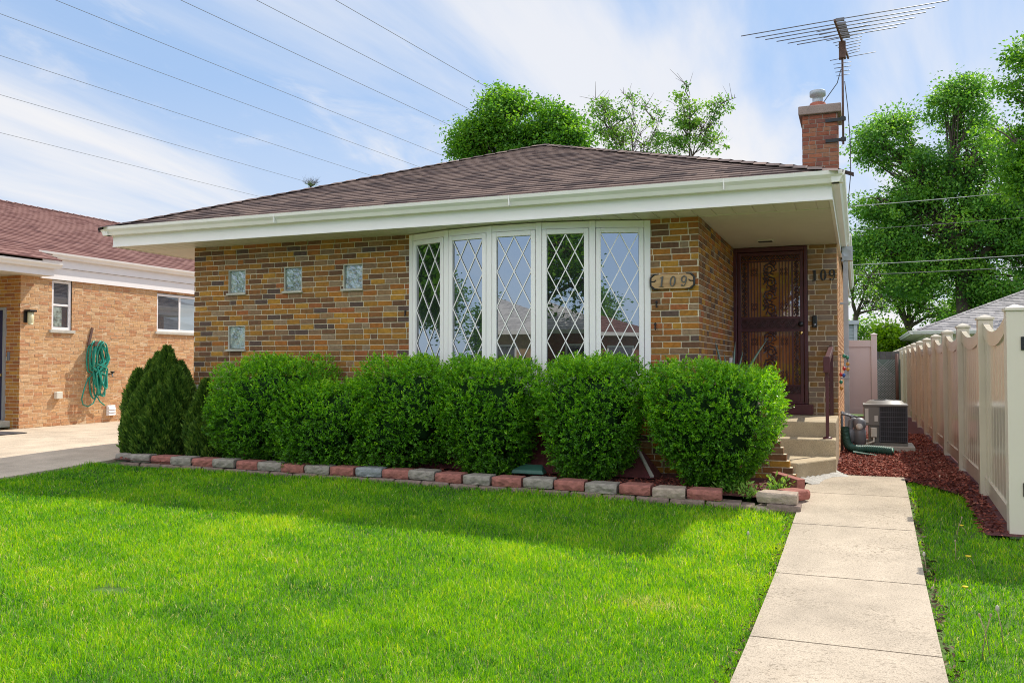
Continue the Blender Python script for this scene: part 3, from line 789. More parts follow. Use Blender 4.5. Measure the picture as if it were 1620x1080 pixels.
for i in range(13):
    z0 = -.12 + i * C; Lx = 1.035 - .030 * i; u = .012 - (.1 if i % 2 else 0)
    mb.box(.012, Lx - .006, .004, .11, z0, z0 + C, 1)
    xs = []; x = Lx
    while x > .012:
        w = .203 if rr.random() > .1 else .1
        x2 = max(x - w, .012)
        if x - x2 > .03:
            j = rr.uniform(-.0015, .0015)
            mb.box(x2 + .005, x - (.005 if x < Lx else 0), -.002 + j, .112 + j, z0 + .0055, z0 + C - .005, 0)
        x = x2
mb.build('planter_front', [M['brick'], M['mortar']], pl)
mb = MB(); mb.box(.36, .428, .115, 2.6, -.1, .74); mb.build('planter_side', M['mortar'], pl)
mb = MB(); mb.box(.01, .358, .115, 2.6, -.1, .70); mb.build('planter_soil', M['soil'], pl)
hr = tag(empty('handrail', (1.25, 1.08, .375)), 'dark brown metal handrail on the right of the concrete steps', 'handrail')
mb = MB(); mb.box(1.232, 1.268, 1.062, 1.098, .376, 1.20); mb.build('post', M['iron_brown'], hr)
mb = MB(); mb.bar((1.25, 1.00, 1.235), (1.25, 2.79, 1.42), .058, .075); mb.box(1.215, 1.285, .985, 1.04, 1.12, 1.30); mb.build('rail', M['iron_brown'], hr, bevel=.006)
mb = MB(); mb.box(1.225, 1.275, 2.74, 2.79, .552, 1.385); mb.build('post', M['iron_brown'], hr)
mb = MB(); mb.lathe((1.25, 1.08, .377), [(.05, 0), (.05, .012), (.03, .02), (.02, .02)], 12); mb.build('bracket', M['iron_brown'], hr)
# ------------------------------------------------------------------ neighbour's house (left)
NX, NZ = -13.2, .12
HN = tag(empty('brick_house', (-17.5, 3, 0)), 'tan brick neighbouring house across the driveway with red-brown shingles', 'house')
ez = 2.92
mb = MB()
sz0 = -.06
Wn = [(3.19, 3.66, 1.92, 2.90), (5.96, 7.45, 1.98, 2.84)]
hol = [(a - 2.5, b - 2.5, snap(z0, sz0), 3.2 if z1 > 2.88 else snap(z1, sz0)) for a, b, z0, z1 in Wn]
bricks(mb, (NX, 2.5, 0), (0, 1, 0), (1, 0, 0), 11.5, sz0, 2.95, hol, seed=41, bl=.205, proud=.003, jit=.004, hdr=.06)
mb.build('side_wall', [M['brick_common'], M['mortar_common']], HN)
mb = MB(); bricks(mb, (-13.56, 2.5, 0), (1, 0, 0), (0, -1, 0), .36, sz0, 2.95, seed=42, hdr=.3)
bricks(mb, (-15.2, 2.5, 0), (1, 0, 0), (0, -1, 0), .66, sz0, 2.95, seed=46)
bricks(mb, (-14.54, 2.5, 0), (1, 0, 0), (0, -1, 0), .98, 2.31, 2.95, seed=43)
mb.build('entry_wall', [M['brick_orange'], M['mortar']], HN)
mb = MB(); bricks(mb, (-21.8, -.3, 0), (1, 0, 0), (0, -1, 0), 6.6, -.15, 2.95, seed=44); bricks(mb, (-15.2, -.3, 0), (0, 1, 0), (1, 0, 0), 2.8, -.15, 2.95, seed=45)
mb.build('front_wall', [M['brick_orange'], M['mortar']], HN)
mb = MB(); mb.box(-21.8, -15.205, -.295, 2.6, -.15, 2.94); mb.box(-21.8, -13.35, 2.62, 14, -.15, 2.94); mb.box(-21.8, -13.21, 7.6, 13.98, -.15, 2.94); mb.box(-13.36, -13.21, 3.75, 5.9, -.15, 2.94)
mb.box(-13.36, -13.21, 2.51, 3.1, -.15, 2.94)
mb.build('light_block_core', M['mortar_common'], HN)  # same unseen filler boxes behind the neighbour's brick faces
mb = MB(); mb.box(-14.54, -13.57, 2.5, 2.56, .16, 2.31); dn = mb.build('door', M['navy'], HN, bevel=.004)
mb = MB(); mb.box(-13.615, -13.562, 2.46, 2.5, .16, 2.31); mb.box(-14.54, -13.615, 2.46, 2.5, 2.26, 2.31); mb.build('door_frame', M['galv'], dn)
mb = MB(); mb.lathe((-13.66, 2.49, 1.02), [(.032, 0), (.02, -.02), (.034, -.045), (.0, -.06)], 12, axis='y'); mb.build('door_knob', M['brass'], dn)
mb = MB(); mb.box(-14.7, -13.42, 2.25, 2.498, .03, .155); mb.build('door_step', M['stone'], HN, bevel=.01)
# eaves: porch part overhangs, rear part close to the wall
mb = MB(); mb.box(NX + .36, NX + .385, -.8, 2.90, ez, ez + .17); mb.box(NX + .005, NX + .055, 2.905, 13.6, 2.90, 3.13); mb.box(NX + .055, NX + .085, 2.905, 13.6, 3.135, 3.33)
mb.box(-22.5, NX + .385, -.83, -.8, ez, ez + .17); mb.box(NX + .006, NX + .36, 2.87, 2.898, ez + .001, ez + .17)
mb.build('fascia', M['white'], HN)
mb = MB(); mb.prism([(-y, 0, z - 2.95) for y, z in GUT], (NX + .386, -.9, ez + .145), (NX + .386, 3.0, ez + .145))
mb.prism([(-y, 0, z - 2.95) for y, z in GUT], (NX + .086, 2.72, 3.31), (NX + .086, 13.7, 3.31))
mb.prism([(0, y, z - 2.95) for y, z in GUT], (-22.6, -.831, ez + .145), (NX + .5, -.831, ez + .145))
mb.build('gutter', M['cream'], HN)
mb = MB(); mb.box(-15.2, NX + .36, -.8, 2.498, ez + .004, ez + .02); mb.box(NX + .004, NX + .36, 2.5, 2.87, ez + .004, ez + .02); mb.box(-22.5, -15.2, -.8, -.3, ez + .004, ez + .02); mb.build('soffit', M['soffit'], HN)
mb = MB(); hip_roof(mb, -22.3, NX + .17, -.7, 14.4, 3.40, .385)
# porch apron: the same slope carried down over the entry
for i in range(3):
    t0, t1 = -.36 + i * .13, min(-.36 + (i + 1) * .13, .04); zf = lambda t: 3.395 + .50 * t
    for sg in (0,):
        X0, X1 = NX + .17 - t0, NX + .17 - t1
        mb.quad((X0, -.9, zf(t0) + .012), (X0, 2.96 - .6 * (t0 + .36), zf(t0) + .012), (X1, 2.96 - .6 * (t1 + .36), zf(t1) + .003), (X1, -.9, zf(t1) + .003), 0, [(0, i * .14 + .004), (3.8, i * .14 + .004), (3.7, i * .14 + .136), (0, i * .14 + .136)])
        mb.quad((X0, -.9, zf(t0) + .012), (X0, 2.96, zf(t0) + .012), (X0, 2.96, zf(t0) - .01), (X0, -.9, zf(t0) - .01), 0, [(0, 0)] * 4)
nroof = mb.build('roof', M['shingle_red'], HN)
mb = MB(); roof_caps(mb, -22.3, NX + .17, -.7, 14.4, 3.40, .385); mb.build('ridge_caps', M['shingle_red'], nroof)
for i, (a, b, z0, z1) in enumerate(Wn):
    z0 = snap(z0, sz0) + .004; z1 = z1 if z1 < 2.88 else 2.895
    mb = MB(); f = .055; xo = NX - .075
    mb.box(xo, NX - .02, a + .002, a + f, z0, z1); mb.box(xo, NX - .02, b - f, b - .002, z0, z1); mb.box(xo, NX - .02, a + f, b - f, z1 - f, z1); mb.box(xo, NX - .02, a + f, b - f, z0, z0 + f)
    if i == 0: mb.box(xo, NX - .03, a + f, b - f, (z0 + z1) / 2 - .02, (z0 + z1) / 2 + .02); mb.box(NX - .14, NX - .0755, b - .012, b - .001, z0, z1)
    else: mb.box(xo, NX - .03, (a + b) / 2 - .025, (a + b) / 2 + .025, z0 + f, z1 - f)
    w = mb.build('window', M['white'], HN, bevel=.004)
    mb = MB()
    if i == 0: mb.box(xo + .02, xo + .028, a + f, b - f, (z0 + z1) / 2 + .02, z1 - f); mb.box(xo + .02, xo + .028, a + f, b - f, z0 + f, (z0 + z1) / 2 - .02)
    else: mb.box(xo + .02, xo + .028, a + f, (a + b) / 2 - .025, z0 + f, z1 - f)
    mb.build('pane', M['glass_plain'], w)
    mb = MB()
    if i == 1: mb.box(xo + .02, xo + .028, (a + b) / 2 + .025, b - f, z0 + f, z1 - f); mb.build('pane', M['glass_curtain'], w)
    else:
        mb.box(xo + .030, xo + .036, a + f, (a + b) / 2 + .03, z0 + f + .01, z0 + f + .40); mb.build('pane', M['glassblock'], w)
    mb = MB(); mb.box(NX - .1, NX + .045, a - .06, b + .06, z0 - .062, z0 - .002); mb.build('sill', M['stone'], w, bevel=.005)
# fittings on the neighbour's wall
t = tag(empty('wall_lamp', (NX, 2.62, 2.1)), 'small dark wall lamp with pale glass at the corner of the neighbour house', 'wall lamp')
mb = MB(); mb.box(NX + .006, NX + .05, 2.56, 2.66, 2.02, 2.26); mb.box(NX + .05, NX + .20, 2.54, 2.70, 2.22, 2.26); mb.build('lamp_body', M['black'], t, bevel=.006)
mb = MB(); mb.lathe((NX + .125, 2.62, 1.98), [(.045, 0), (.055, .05), (.055, .238)], 12); mb.build('lamp_shade', M['lamp'], t)
mb = MB(); mb.box(-13.49, -13.44, 2.455, 2.492, 1.30, 1.46); tag(mb.build('doorbell', M['meter'], bevel=.008), 'grey doorbell beside the navy door of the neighbour house', 'doorbell')
mb = MB(); mb.box(NX + .008, NX + .09, 3.26, 3.40, .54, .68); ob = tag(mb.build('outlet_box', M['pale'], bevel=.01), 'pale outdoor outlet box low on the tan wall under the green hose shadow', 'outlet box')
t = tag(empty('dryer_vent', (NX, 4.65, .2)), 'white louvred dryer vent low on the neighbour wall near the driveway', 'vent')
mb = MB(); mb.box(NX + .008, NX + .05, 4.55, 4.76, .14, .36); mb.build('vent_frame', M['white'], t, bevel=.006)
for k in range(3):
    mb = MB(); z = .165 + k * .06; mb.hexa([(NX + .051, 4.57, z), (NX + .085, 4.57, z - .012), (NX + .085, 4.74, z - .012), (NX + .051, 4.74, z), (NX + .051, 4.57, z + .05), (NX + .062, 4.57, z + .045), (NX + .062, 4.74, z + .045), (NX + .051, 4.74, z + .05)]); mb.build('slat', M['white'], t)
t = tag(empty('spigot', (NX, 4.62, 1.0)), 'dark garden tap on the tan brick wall beside the hose', 'tap')
mb = MB(); mb.tube([(NX + .005, 4.62, 1.02), (NX + .09, 4.62, 1.02), (NX + .11, 4.62, .96)], .018, 8); mb.build('spout', M['steel'], t)
mb = MB(); mb.lathe((NX + .10, 4.62, 1.06), [(.012, -.03), (.045, 0), (.045, .018), (0, .02)], 10); mb.build('tap_wheel', M['black'], t)
t = tag(empty('hose_hanger', (NX, 4.1, 1.55)), 'rusty metal bracket on the tan wall that carries the green hose', 'hanger')
mb = MB(); mb.bar((NX + .02, 4.06, 1.60), (NX + .02, 4.16, 1.98), .05, .02, up=(1, 0, 0)); mb.bar((NX + .008, 4.1, 1.62), (NX + .26, 4.06, 1.62), .06, .03); mb.bar((NX + .26, 4.06, 1.60), (NX + .26, 4.06, 1.70), .10, .02, up=(1, 0, 0))
mb.build('bracket', M['rust'], t)
mb = MB(); rr = random.Random(8)
HP = []
for k in range(12):
    w = .17 + rr.uniform(-.04, .05); h = 1.05 + rr.uniform(-.2, .1); xo = NX + .07 + .016 * k; ph = rr.uniform(.15, .35)
    for j in range(28):
        a = 2 * math.pi * j / 28 + math.pi / 2
        zc = 1.655 - h / 2 + rr.uniform(-.003, .003); tw = math.sin(a)
        half = w * (.95 if tw > 0 else .55)
        yy = 4.17 + half * math.cos(a) * (1 if tw > -.2 else -1 * math.copysign(1, .5)) + ph * .15 * (1 - tw)
        HP.append((xo + .035 * math.sin(a * 2 + k), yy + .05 * (k % 3 - 1), zc + h / 2 * tw + .015 * k % .05))
mb.tube(HP, .016, 7)
lp = [(NX + .1, 4.0, .95), (NX + .09, 3.92, .75), (NX + .1, 3.84, .52), (NX + .1, 3.88, .40), (NX + .1, 4.0, .36), (NX + .11, 4.12, .42), (NX + .12, 4.2, .58), (NX + .14, 4.22, .9)]
mb.tube(lp, .0135, 7); mb.tube([(NX + .1, 4.2, .6), (NX + .1, 4.3, .45), (NX + .1, 4.42, .37)], .0135, 7)
tag(mb.build('garden_hose', M['hose']), 'green garden hose looped on a bracket on the neighbour wall', 'hose')
mb = MB(); mb.box(-14.3, -12.05, 1.15, 1.75, gzf(-13, 1.4) + .011, gzf(-13, 1.4) + .026); tag(mb.build('door_mat', M['mat'], bevel=.004), 'dark flat rubber mat on the driveway before the navy door', 'mat')

# ------------------------------------------------------------------ tan vinyl fence, gate and back gate
FXL = 2.635
fence = tag(empty('vinyl_fence', (2.7, 8, 0)), 'long glossy tan vinyl privacy fence with capped posts beside the side yard', 'fence')
py_ = [-1.51] + [-.05 + 1.87 * k for k in range(13)]
def fpost(mb, x, y, s, zt):
    zb = gzf(x, y) - .1; h = s / 2
    mb.box(x - h, x + h, y - h, y + h, zb, zt - .035); c = h + .012
    mb.box(x - c, x + c, y - c, y + c, zt - .035, zt - .012)
    mb.add([(x - c, y - c, zt - .012), (x + c, y - c, zt - .012), (x + c, y + c, zt - .012), (x - c, y + c, zt - .012), (x, y, zt + .022)], [(0, 1, 4), (1, 2, 4), (2, 3, 4), (3, 0, 4)])
for k, y in enumerate(py_):
    mb = MB(); fpost(mb, 2.70 if k else 2.735, y, .127 if k else .135, 1.665); mb.build('fence_post', M['vinyl'] if k else M['vinyl_pale'], fence, bevel=.004)
for k in range(len(py_) - 1):
    y0, y1 = py_[k] + .066, py_[k + 1] - .066; n = 12
    mb = MB(); zb0, zb1 = gzf(2.7, y0) + .10, gzf(2.7, y1) + .10
    # bottom rail
    mb.hexa([(2.675, y0, zb0 - .05), (2.725, y0, zb0 - .05), (2.725, y1, zb1 - .05), (2.675, y1, zb1 - .05), (2.675, y0, zb0 + .085), (2.725, y0, zb0 + .085), (2.725, y1, zb1 + .085), (2.675, y1, zb1 + .085)])
    mb.build('fence_rail', M['vinyl'], fence); mb = MB()
    # scalloped top rail
    dip = lambda f: 1.60 - .105 * (1 - (2 * f - 1) ** 2)
    for j in range(n):
        f0, f1 = j / n, (j + 1) / n; ya, yb = y0 + (y1 - y0) * f0, y0 + (y1 - y0) * f1; za, zb = dip(f0), dip(f1)
        mb.hexa([(2.675, ya, za - .125), (2.725, ya, za - .125), (2.725, yb, zb - .125), (2.675, yb, zb - .125), (2.675, ya, za), (2.725, ya, za), (2.725, yb, zb), (2.675, yb, zb)])
    mb.build('fence_rail', M['vinyl'], fence)
    mb = MB(); nb = 10 if k else 8
    for j in range(nb):
        f0, f1 = j / nb, (j + 1) / nb; ya, yb = y0 + (y1 - y0) * f0 + .004, y0 + (y1 - y0) * f1 - .004
        za, zb = dip(f0) - .115, dip(f1) - .115; z0, z1 = zb0 + (zb1 - zb0) * f0 + .08, zb0 + (zb1 - zb0) * f1 + .08
        g = .006
        mb.add([(2.697, ya - .004, z0), (2.690, ya + g, z0), (2.690, yb - g, z1), (2.697, yb + .004, z1), (2.697, ya - .004, za), (2.690, ya + g, za), (2.690, yb - g, zb), (2.697, yb + .004, zb)], [(0, 1, 5, 4), (1, 2, 6, 5), (2, 3, 7, 6)])
        mb.quad((2.712, ya - .004, z0), (2.712, yb + .004, z1), (2.712, yb + .004, zb), (2.712, ya - .004, za))
    mb.build('fence_panel', M['vinyl'], fence)
gate = tag(empty('fence_gate', (2.85, -1.56, -.15)), 'pale vinyl gate on black strap hinges at the near end of the fence', 'gate')
mb = MB()
for j in range(7): mb.box(2.845 + j * .15, 2.99 + j * .15, -1.575, -1.545, 0, 1.48)
for z in (-.03, 1.44): mb.box(2.84, 3.9, -1.59, -1.53, z, z + .13)
for x in (2.835, 3.82): mb.box(x, x + .08, -1.592, -1.528, -.035, 1.575)
mb.build('gate_panel', M['vinyl_pale'], gate)
for z in (.18, 1.32):
    mb = MB(); mb.box(2.765, 2.80, -1.587, -1.5785, z, z + .105); mb.box(2.81, 2.95, -1.60, -1.5925, z + .02, z + .085); mb.tube([(2.806, -1.592, z - .003), (2.806, -1.592, z + .108)], .010, 8)
    for q in (.02, .05, .08): mb.lathe((2.782, -1.587, z + q), [(.006, 0), (.005, -.004), (0, -.005)], 8, axis='y')
    mb.build('hinge', M['black'], gate)
bg_ = tag(empty('yard_gate', (1.65, 12.9, 0)), 'pinkish vinyl gate panel with capped post at the end of side yard', 'gate')
mb = MB(); mb.box(1.30, 1.86, 12.87, 12.91, .10, 1.80); mb.box(1.30, 1.86, 12.845, 12.935, 1.64, 1.79); mb.box(1.30, 1.86, 12.845, 12.935, .05, .18)
for x in (1.45, 1.62, 1.78): mb.box(x, x + .006, 12.866, 12.87, .18, 1.64)
mb.build('gate_panel', M['vinyl_pink'], bg_)
mb = MB(); fpost(mb, 1.93, 12.9, .13, 1.95); mb.build('fence_post', M['vinyl_pink'], bg_, bevel=.004)
cf = tag(empty('chain_link_fence', (2.25, 13.4, 0)), 'silver chain-link fence with green slats beyond the pinkish gate', 'fence')
mb = MB()
for j in range(-16, 22):
    for sg in (1, -1):
        x0 = 1.98 + j * .06; pts = []
        a, b = x0, x0 + sg * 1.25
        za, zb = .08, 1.33
        lo, hi = 1.98, 2.40
        f0 = (lo - a) / (b - a); f1 = (hi - a) / (b - a)
        f0, f1 = sorted((f0, f1)); f0 = max(0, f0); f1 = min(1, f1)
        if f1 <= f0: continue
        mb.bar((a + (b - a) * f0, 13.4 + .003 * sg, za + 1.25 * f0), (a + (b - a) * f1, 13.4 + .003 * sg, za + 1.25 * f1), .011, .008)
mb.build('wire_mesh', M['galv'], cf)
mb = MB(); mb.box(1.98, 2.52, 13.415, 13.42, .05, 1.35); mb.build('green_slats', plain('green_slat', (.10, .15, .13), .6), cf)
mb = MB(); mb.tube([(2.44, 13.39, 0), (2.44, 13.39, 1.48)], .035, 10); mb.build('fence_post', M['rust'], cf)
mb = MB()
for j in range(20): mb.box(.3 + j * .155, .45 + j * .155, 17.98 + .01 * (j % 2), 18.01 + .01 * (j % 2), 0, 1.60)
for z in (.3, 1.3): mb.box(.3, 3.4, 18.03, 18.07, z, z + .09)
tag(mb.build('board_fence', M['darkwood']), 'dark weathered board fence beyond the chain-link', 'fence')

# garage to the right, grey shed beyond, other back-yard houses
GA = tag(empty('garage', (7.9, 26, 0)), 'low garage with grey shingled hip roof rising behind the tan fence', 'garage')
mb = MB(); mb.box(3.65, 12.1, 22.3, 31, 0, 2.28); mb.build('wall', M['pale'], GA)
mb = MB(); hip_roof(mb, 3.25, 12.5, 21.9, 31.3, 2.32, .40, dr=.16, v_row=.172); grf = mb.build('roof', shingle_mat('grey_garage_shingles', [(.10, .095, .10), (.19, .18, .185), (.25, .235, .24), (.33, .31, .31)], row=.172), GA)
mb = MB(); roof_caps(mb, 3.25, 12.5, 21.9, 31.3, 2.32, .40); mb.build('ridge_caps', M['shingle_grey'], grf)
mb = MB(); mb.prism([(0, y, z - 3.05) for y, z in GUT], (3.15, 21.9, 2.33), (12.5, 21.9, 2.33)); mb.prism([(y, 0, z - 3.05) for y, z in GUT], (3.25, 21.8, 2.33), (3.25, 31.3, 2.33)); mb.build('gutter', M['white'], GA)
mb = MB(); mb.box(3.25, 12.5, 21.9, 22.3, 2.20, 2.215); mb.box(3.25, 3.65, 22.3, 31, 2.20, 2.215); mb.build('soffit', M['soffit'], GA)
SH = tag(empty('shed', (.3, 27, 0)), 'grey-sided shed seen between the house wall and trees', 'shed')
mb = MB()
for j in range(22): mb.hexa([(-2, 26.0 - .02, j * .125), (1.50, 26.0 - .02, j * .125), (1.50, 29, j * .125), (-2, 29, j * .125), (-2, 26.0, j * .125 + .125), (1.50, 26.0, j * .125 + .125), (1.50, 29, j * .125 + .125), (-2, 29, j * .125 + .125)])
mb.build('wall', M['greysiding'], SH)
mb = MB(); mb.box(1.44, 1.56, 25.93, 25.97, 0, 2.75); mb.box(-2.1, 1.62, 25.85, 29.1, 2.755, 2.90); mb.build('trim', M['galv'], SH)

# ------------------------------------------------------------------ side-yard things
AC = tag(empty('air_conditioner', (1.93, 4.3, 0)), 'grey air conditioner unit with dark coil grille standing in the red mulch', 'air conditioner')
ax0, ax1, ay0, ay1, az0, az1 = 1.645, 2.215, 4.0, 4.58, .09, .62
mb = MB(); mb.box(ax0 + .2, ax1 - .008, ay0 + .008, ay1 - .008, az0 + .03, az1); mb.build('coil', M['acdark'], AC)
mb = MB(); mb.box(ax0, ax0 + .205, ay0, ay1, az0 + .26, az1); mb.box(ax0 + .06, ax0 + .205, ay0 + .02, ay1, az0 + .02, az0 + .26); mb.build('side_panel', M['acgrey'], AC, bevel=.008)
mb = MB()
for j in range(8): z = az0 + .04 + j * .068; mb.box(ax0 + .207, ax1, ay0 - .002, ay0 + .003, z, z + .006)
for j in range(14): x = ax0 + .21 + j * .0275; mb.box(x, x + .003, ay0 + .003, ay0 + .006, az0 + .03, az1)
for x in (ax0 + .206, ax1 - .012): mb.box(x, x + .012, ay0 - .004, ay0 + .008, az0 + .02, az1)
mb.build('grille', M['acwire'], AC)
mb = MB(); mb.box(ax0 - .012, ax1 + .012, ay0 - .012, ay1 + .012, az1, az1 + .03); mb.lathe(((ax0 + ax1) / 2, (ay0 + ay1) / 2, az1 + .03), [(.275, 0), (.22, .045), (.20, .05)], 24); mb.build('top_cover', M['acgrey'], AC, bevel=.006)
mb = MB()
for q in (.06, .10, .14, .18):
    mb.tube([((ax0 + ax1) / 2 + q * math.cos(a), (ay0 + ay1) / 2 + q * math.sin(a), az1 + .088 - q * .05) for a in [2 * math.pi * i / 20 for i in range(20)]], .004, 4, closed=True)
mb.lathe(((ax0 + ax1) / 2, (ay0 + ay1) / 2, az1 + .078), [(.06, 0), (.05, .012), (0, .014)], 14); mb.build('fan_guard', M['acdark'], AC)
mb = MB(); mb.box(ax0 - .0, ax1 + .0, ay0, ay1, az0 - .02, az0 + .02); mb.build('base_pan', M['acgrey'], AC)
mb = MB(); mb.box(ax0 - .07, ax1 + .09, ay0 - .10, ay1 + .1, -.02, az0 - .021); mb.build('pad', M['stone'], AC, bevel=.012)
for (u, w, z0, z1) in ((.018, .045, .30, .50), (.14, .045, .32, .40)):
    mb = MB(); mb.box(ax0 + u, ax0 + u + w, ay0 - .003, ay0 - .0005, az0 + z0, az0 + z1); mb.build('sticker', M['paper'], AC)
mb = MB(); mb.box(ax0 + .09, ax0 + .17, ay0 - .05, ay0 + .02, az0 + .10, az0 + .23); mb.tube([(ax0 + .13, ay0 - .02, az0 + .1), (ax0 + .13, ay0 - .05, az0 + .04), (ax0 + .02, ay0 - .08, az0 + .0)], .014, 7); mb.build('valve_box', M['pale'], AC, bevel=.008)
GM = tag(empty('gas_meter', (1.55, 3.6, 0)), 'grey gas meter with pipes standing in mulch by the house corner', 'gas meter')
mb = MB(); mb.lathe((1.585, 3.62, .10), [(.05, 0), (.085, .03), (.085, .20), (.07, .23), (.085, .25), (.085, .33), (.05, .37), (0, .38)], 16); mb.build('meter_body', M['meter'], GM)
mb = MB(); mb.lathe((1.585, 3.53, .36), [(.045, .02), (.045, 0), (0, -.002)], 14, axis='y'); mb.build('dial', M['paper'], GM)
mb = MB(); mb.tube([(1.47, 3.6, -.02), (1.47, 3.6, .34), (1.475, 3.6, .43), (1.50, 3.6, .455), (1.55, 3.62, .45), (1.58, 3.62, .42)], [.035, .035, .032, .026, .022, .02], 10); mb.lathe((1.47, 3.6, .15), [(.04, 0), (.062, .02), (.062, .15), (.04, .17)], 14)
mb.tube([(1.345, 3.62, .52), (1.40, 3.62, .52), (1.46, 3.66, .50), (1.52, 3.66, .47)], .016, 8); mb.tube([(1.36, 3.7, .0), (1.36, 3.7, .56)], .018, 8); mb.tube([(1.345, 3.75, .55), (1.48, 3.8, .50), (1.6, 3.9, .46)], .012, 7); mb.build('pipe', M['meter'], GM)
# corrugated drain hose
P0 = [Vector(p) for p in ((1.40, 3.55, .34), (1.41, 3.50, .22), (1.45, 3.42, .10), (1.56, 3.36, .065), (1.70, 3.32, .075), (1.86, 3.28, .070), (1.99, 3.22, .06))]
pts = []; rs = []
def cr(P, u):
    n = len(P) - 1; i = min(int(u * n), n - 1); f = u * n - i
    a, b, c, d = P[max(i - 1, 0)], P[i], P[i + 1], P[min(i + 2, n)]
    return .5 * ((2 * b) + (c - a) * f + (2 * a - 5 * b + 4 * c - d) * f * f + (3 * b - a - 3 * c + d) * f ** 3)
for i in range(161): pts.append(cr(P0, i / 160)); rs.append(.052 + .007 * math.sin(i * 1.57))
mb = MB(); mb.tube(pts, rs, 12); tag(mb.build('drain_hose', M['drain']), 'green corrugated drain hose curving over the mulch before the grey unit', 'hose')
mb = MB(); mb.hexa([(1.52, 3.14, .005), (1.84, 3.10, .005), (1.80, 3.24, .005), (1.52, 3.28, .005), (1.50, 3.12, .05), (1.78, 3.08, .02), (1.76, 3.25, .02), (1.50, 3.30, .05)]); tag(mb.build('splash_block', M['drain'], bevel=.006), 'green plastic splash block on mulch under the drain hose', 'splash block')
t = tag(empty('bead_ornament', (1.42, 3.0, .9)), 'string of coloured glass beads hanging at the house corner', 'ornament')
mb = MB(); mb.tube([(1.338, 3.0, 1.34), (1.44, 2.98, 1.33), (1.45, 2.98, 1.25)], .004, 5); mb.tube([(1.36, 3.0, 1.34), (1.365, 3.0, .86)], .003, 5); mb.tube([(1.45, 2.98, 1.33), (1.452, 2.98, 1.08)], .003, 5); mb.build('string', M['wire'], t)
for x, z, c in ((1.405, 1.325, 'bead_green'), (1.445, 1.305, 'bead_green'), (1.45, 1.22, 'bead_amber'), (1.452, 1.15, 'bead_amber'), (1.405, 1.16, 'bead_red'), (1.40, 1.07, 'bead_blue'), (1.365, 1.08, 'bead_red'), (1.365, .98, 'bead_green'), (1.37, .90, 'bead_amber')):
    mb = MB(); mb.lathe((x, 2.99, z - .03), [(.0, 0), (.018, .012), (.024, .03), (.018, .048), (0, .06)], 10); mb.build('bead', M[c], t)

# ------------------------------------------------------------------ numbers and fittings on the front
def ring(mb, c, ox, oz, ix, iz, F, n=28, m=0, a0=0, a1=2 * math.pi, dz=(0, .012)):
    full = abs(a1 - a0 - 2 * math.pi) < 1e-6; k = n if full else n + 1
    vs = []
    for d in dz:
        for i in range(k):
            a = a0 + (a1 - a0) * i / n
            vs.append(F(c[0] + ox * math.cos(a), c[1] + oz * math.sin(a), d)); vs.append(F(c[0] + ix * math.cos(a), c[1] + iz * math.sin(a), d))
    fs = []; o = 2 * k
    for i in range(n):
        j = (i + 1) % k
        fs += [(2 * i, 2 * j, 2 * j + 1, 2 * i + 1), (o + 2 * i, o + 2 * i + 1, o + 2 * j + 1, o + 2 * j), (2 * i, o + 2 * i, o + 2 * j, 2 * j), (2 * i + 1, 2 * j + 1, o + 2 * j + 1, o + 2 * i + 1)]
    mb.add(vs, fs, m)
def poly2(mb, pts, F, dz=(0, .012), m=0):
    n = len(pts); mb.add([F(x, z, dz[0]) for x, z in pts] + [F(x, z, dz[1]) for x, z in pts], [tuple(range(n)), tuple(range(2 * n - 1, n - 1, -1))] + [(i, (i + 1) % n, n + (i + 1) % n, n + i) for i in range(n)], m)
def digits(F0, h, gap, slant=0.0, bold=1.0):
    """returns three meshes 1, 0, 9 with height h"""
    out = []; w = .56 * h
    for k, d in enumerate('109'):
        mb = MB(); x0 = k * gap
        F = lambda x, z, dd, x0=x0: F0(x0 + x + slant * z, z, dd)
        if d == '1':
            s = .09 * h * bold
            poly2(mb, [(-s, .03 * h), (s, .03 * h), (s, h), (-s * .2, h), (-s, .93 * h)], F); poly2(mb, [(-.22 * h, 0), (.22 * h, 0), (.22 * h, .045 * h), (-.22 * h, .045 * h)], F, (0, .0105)); poly2(mb, [(-.2 * h, .84 * h), (-s, .86 * h), (-s, .94 * h), (-.2 * h, .89 * h)], F, (0, .0105))
        elif d == '0': ring(mb, (0, h / 2), w / 2, h / 2, w / 2 - .155 * h * bold, h / 2 - .05 * h, F)
        else:
            ring(mb, (0, .68 * h), w / 2, .32 * h, w / 2 - .145 * h * bold, .32 * h - .05 * h, F)
            pts = [(w / 2 * math.cos(a) - .0 * h, .66 * h + .66 * h * math.sin(a)) for a in [R(0 - 9 * i) for i in range(12)]]
            inn = [((w / 2 - .13 * h * bold * (1 - i / 14)) * math.cos(a), .66 * h + (.66 - .06) * h * math.sin(a)) for i, a in enumerate([R(0 - 9 * i) for i in range(12)])]
            poly2(mb, pts + inn[::-1], F, (0, .011)); ring(mb, (-.13 * h, .1 * h), .085 * h, .085 * h, .001, .001, F, 14, dz=(0, .0115))
        out.append(mb)
    return out
M['dsteel'] = plain('dark_steel', (.11, .105, .10), .4, metal=.3)
nb = tag(empty('house_number', (1.15, 2.79, 2.31)), 'dark serif numerals 109 mounted on the brick pier right of door', 'house number')
for m_ in digits(lambda x, z, d: (1.055 + x, 2.793 - d, 2.32 + z), .145, .108, 0, 1.15): m_.build('numeral', M['black'], nb)
sg = tag(empty('number_plaque', (-.28, -.02, 2.03)), 'pine plaque with metal numerals 109 between black iron end brackets', 'plaque')
mb = MB(); pts = [(-.50, 2.07), (-.455, 2.035), (-.10, 2.035), (-.055, 2.07), (-.055, 2.145), (-.10, 2.18), (-.455, 2.18), (-.50, 2.145)]
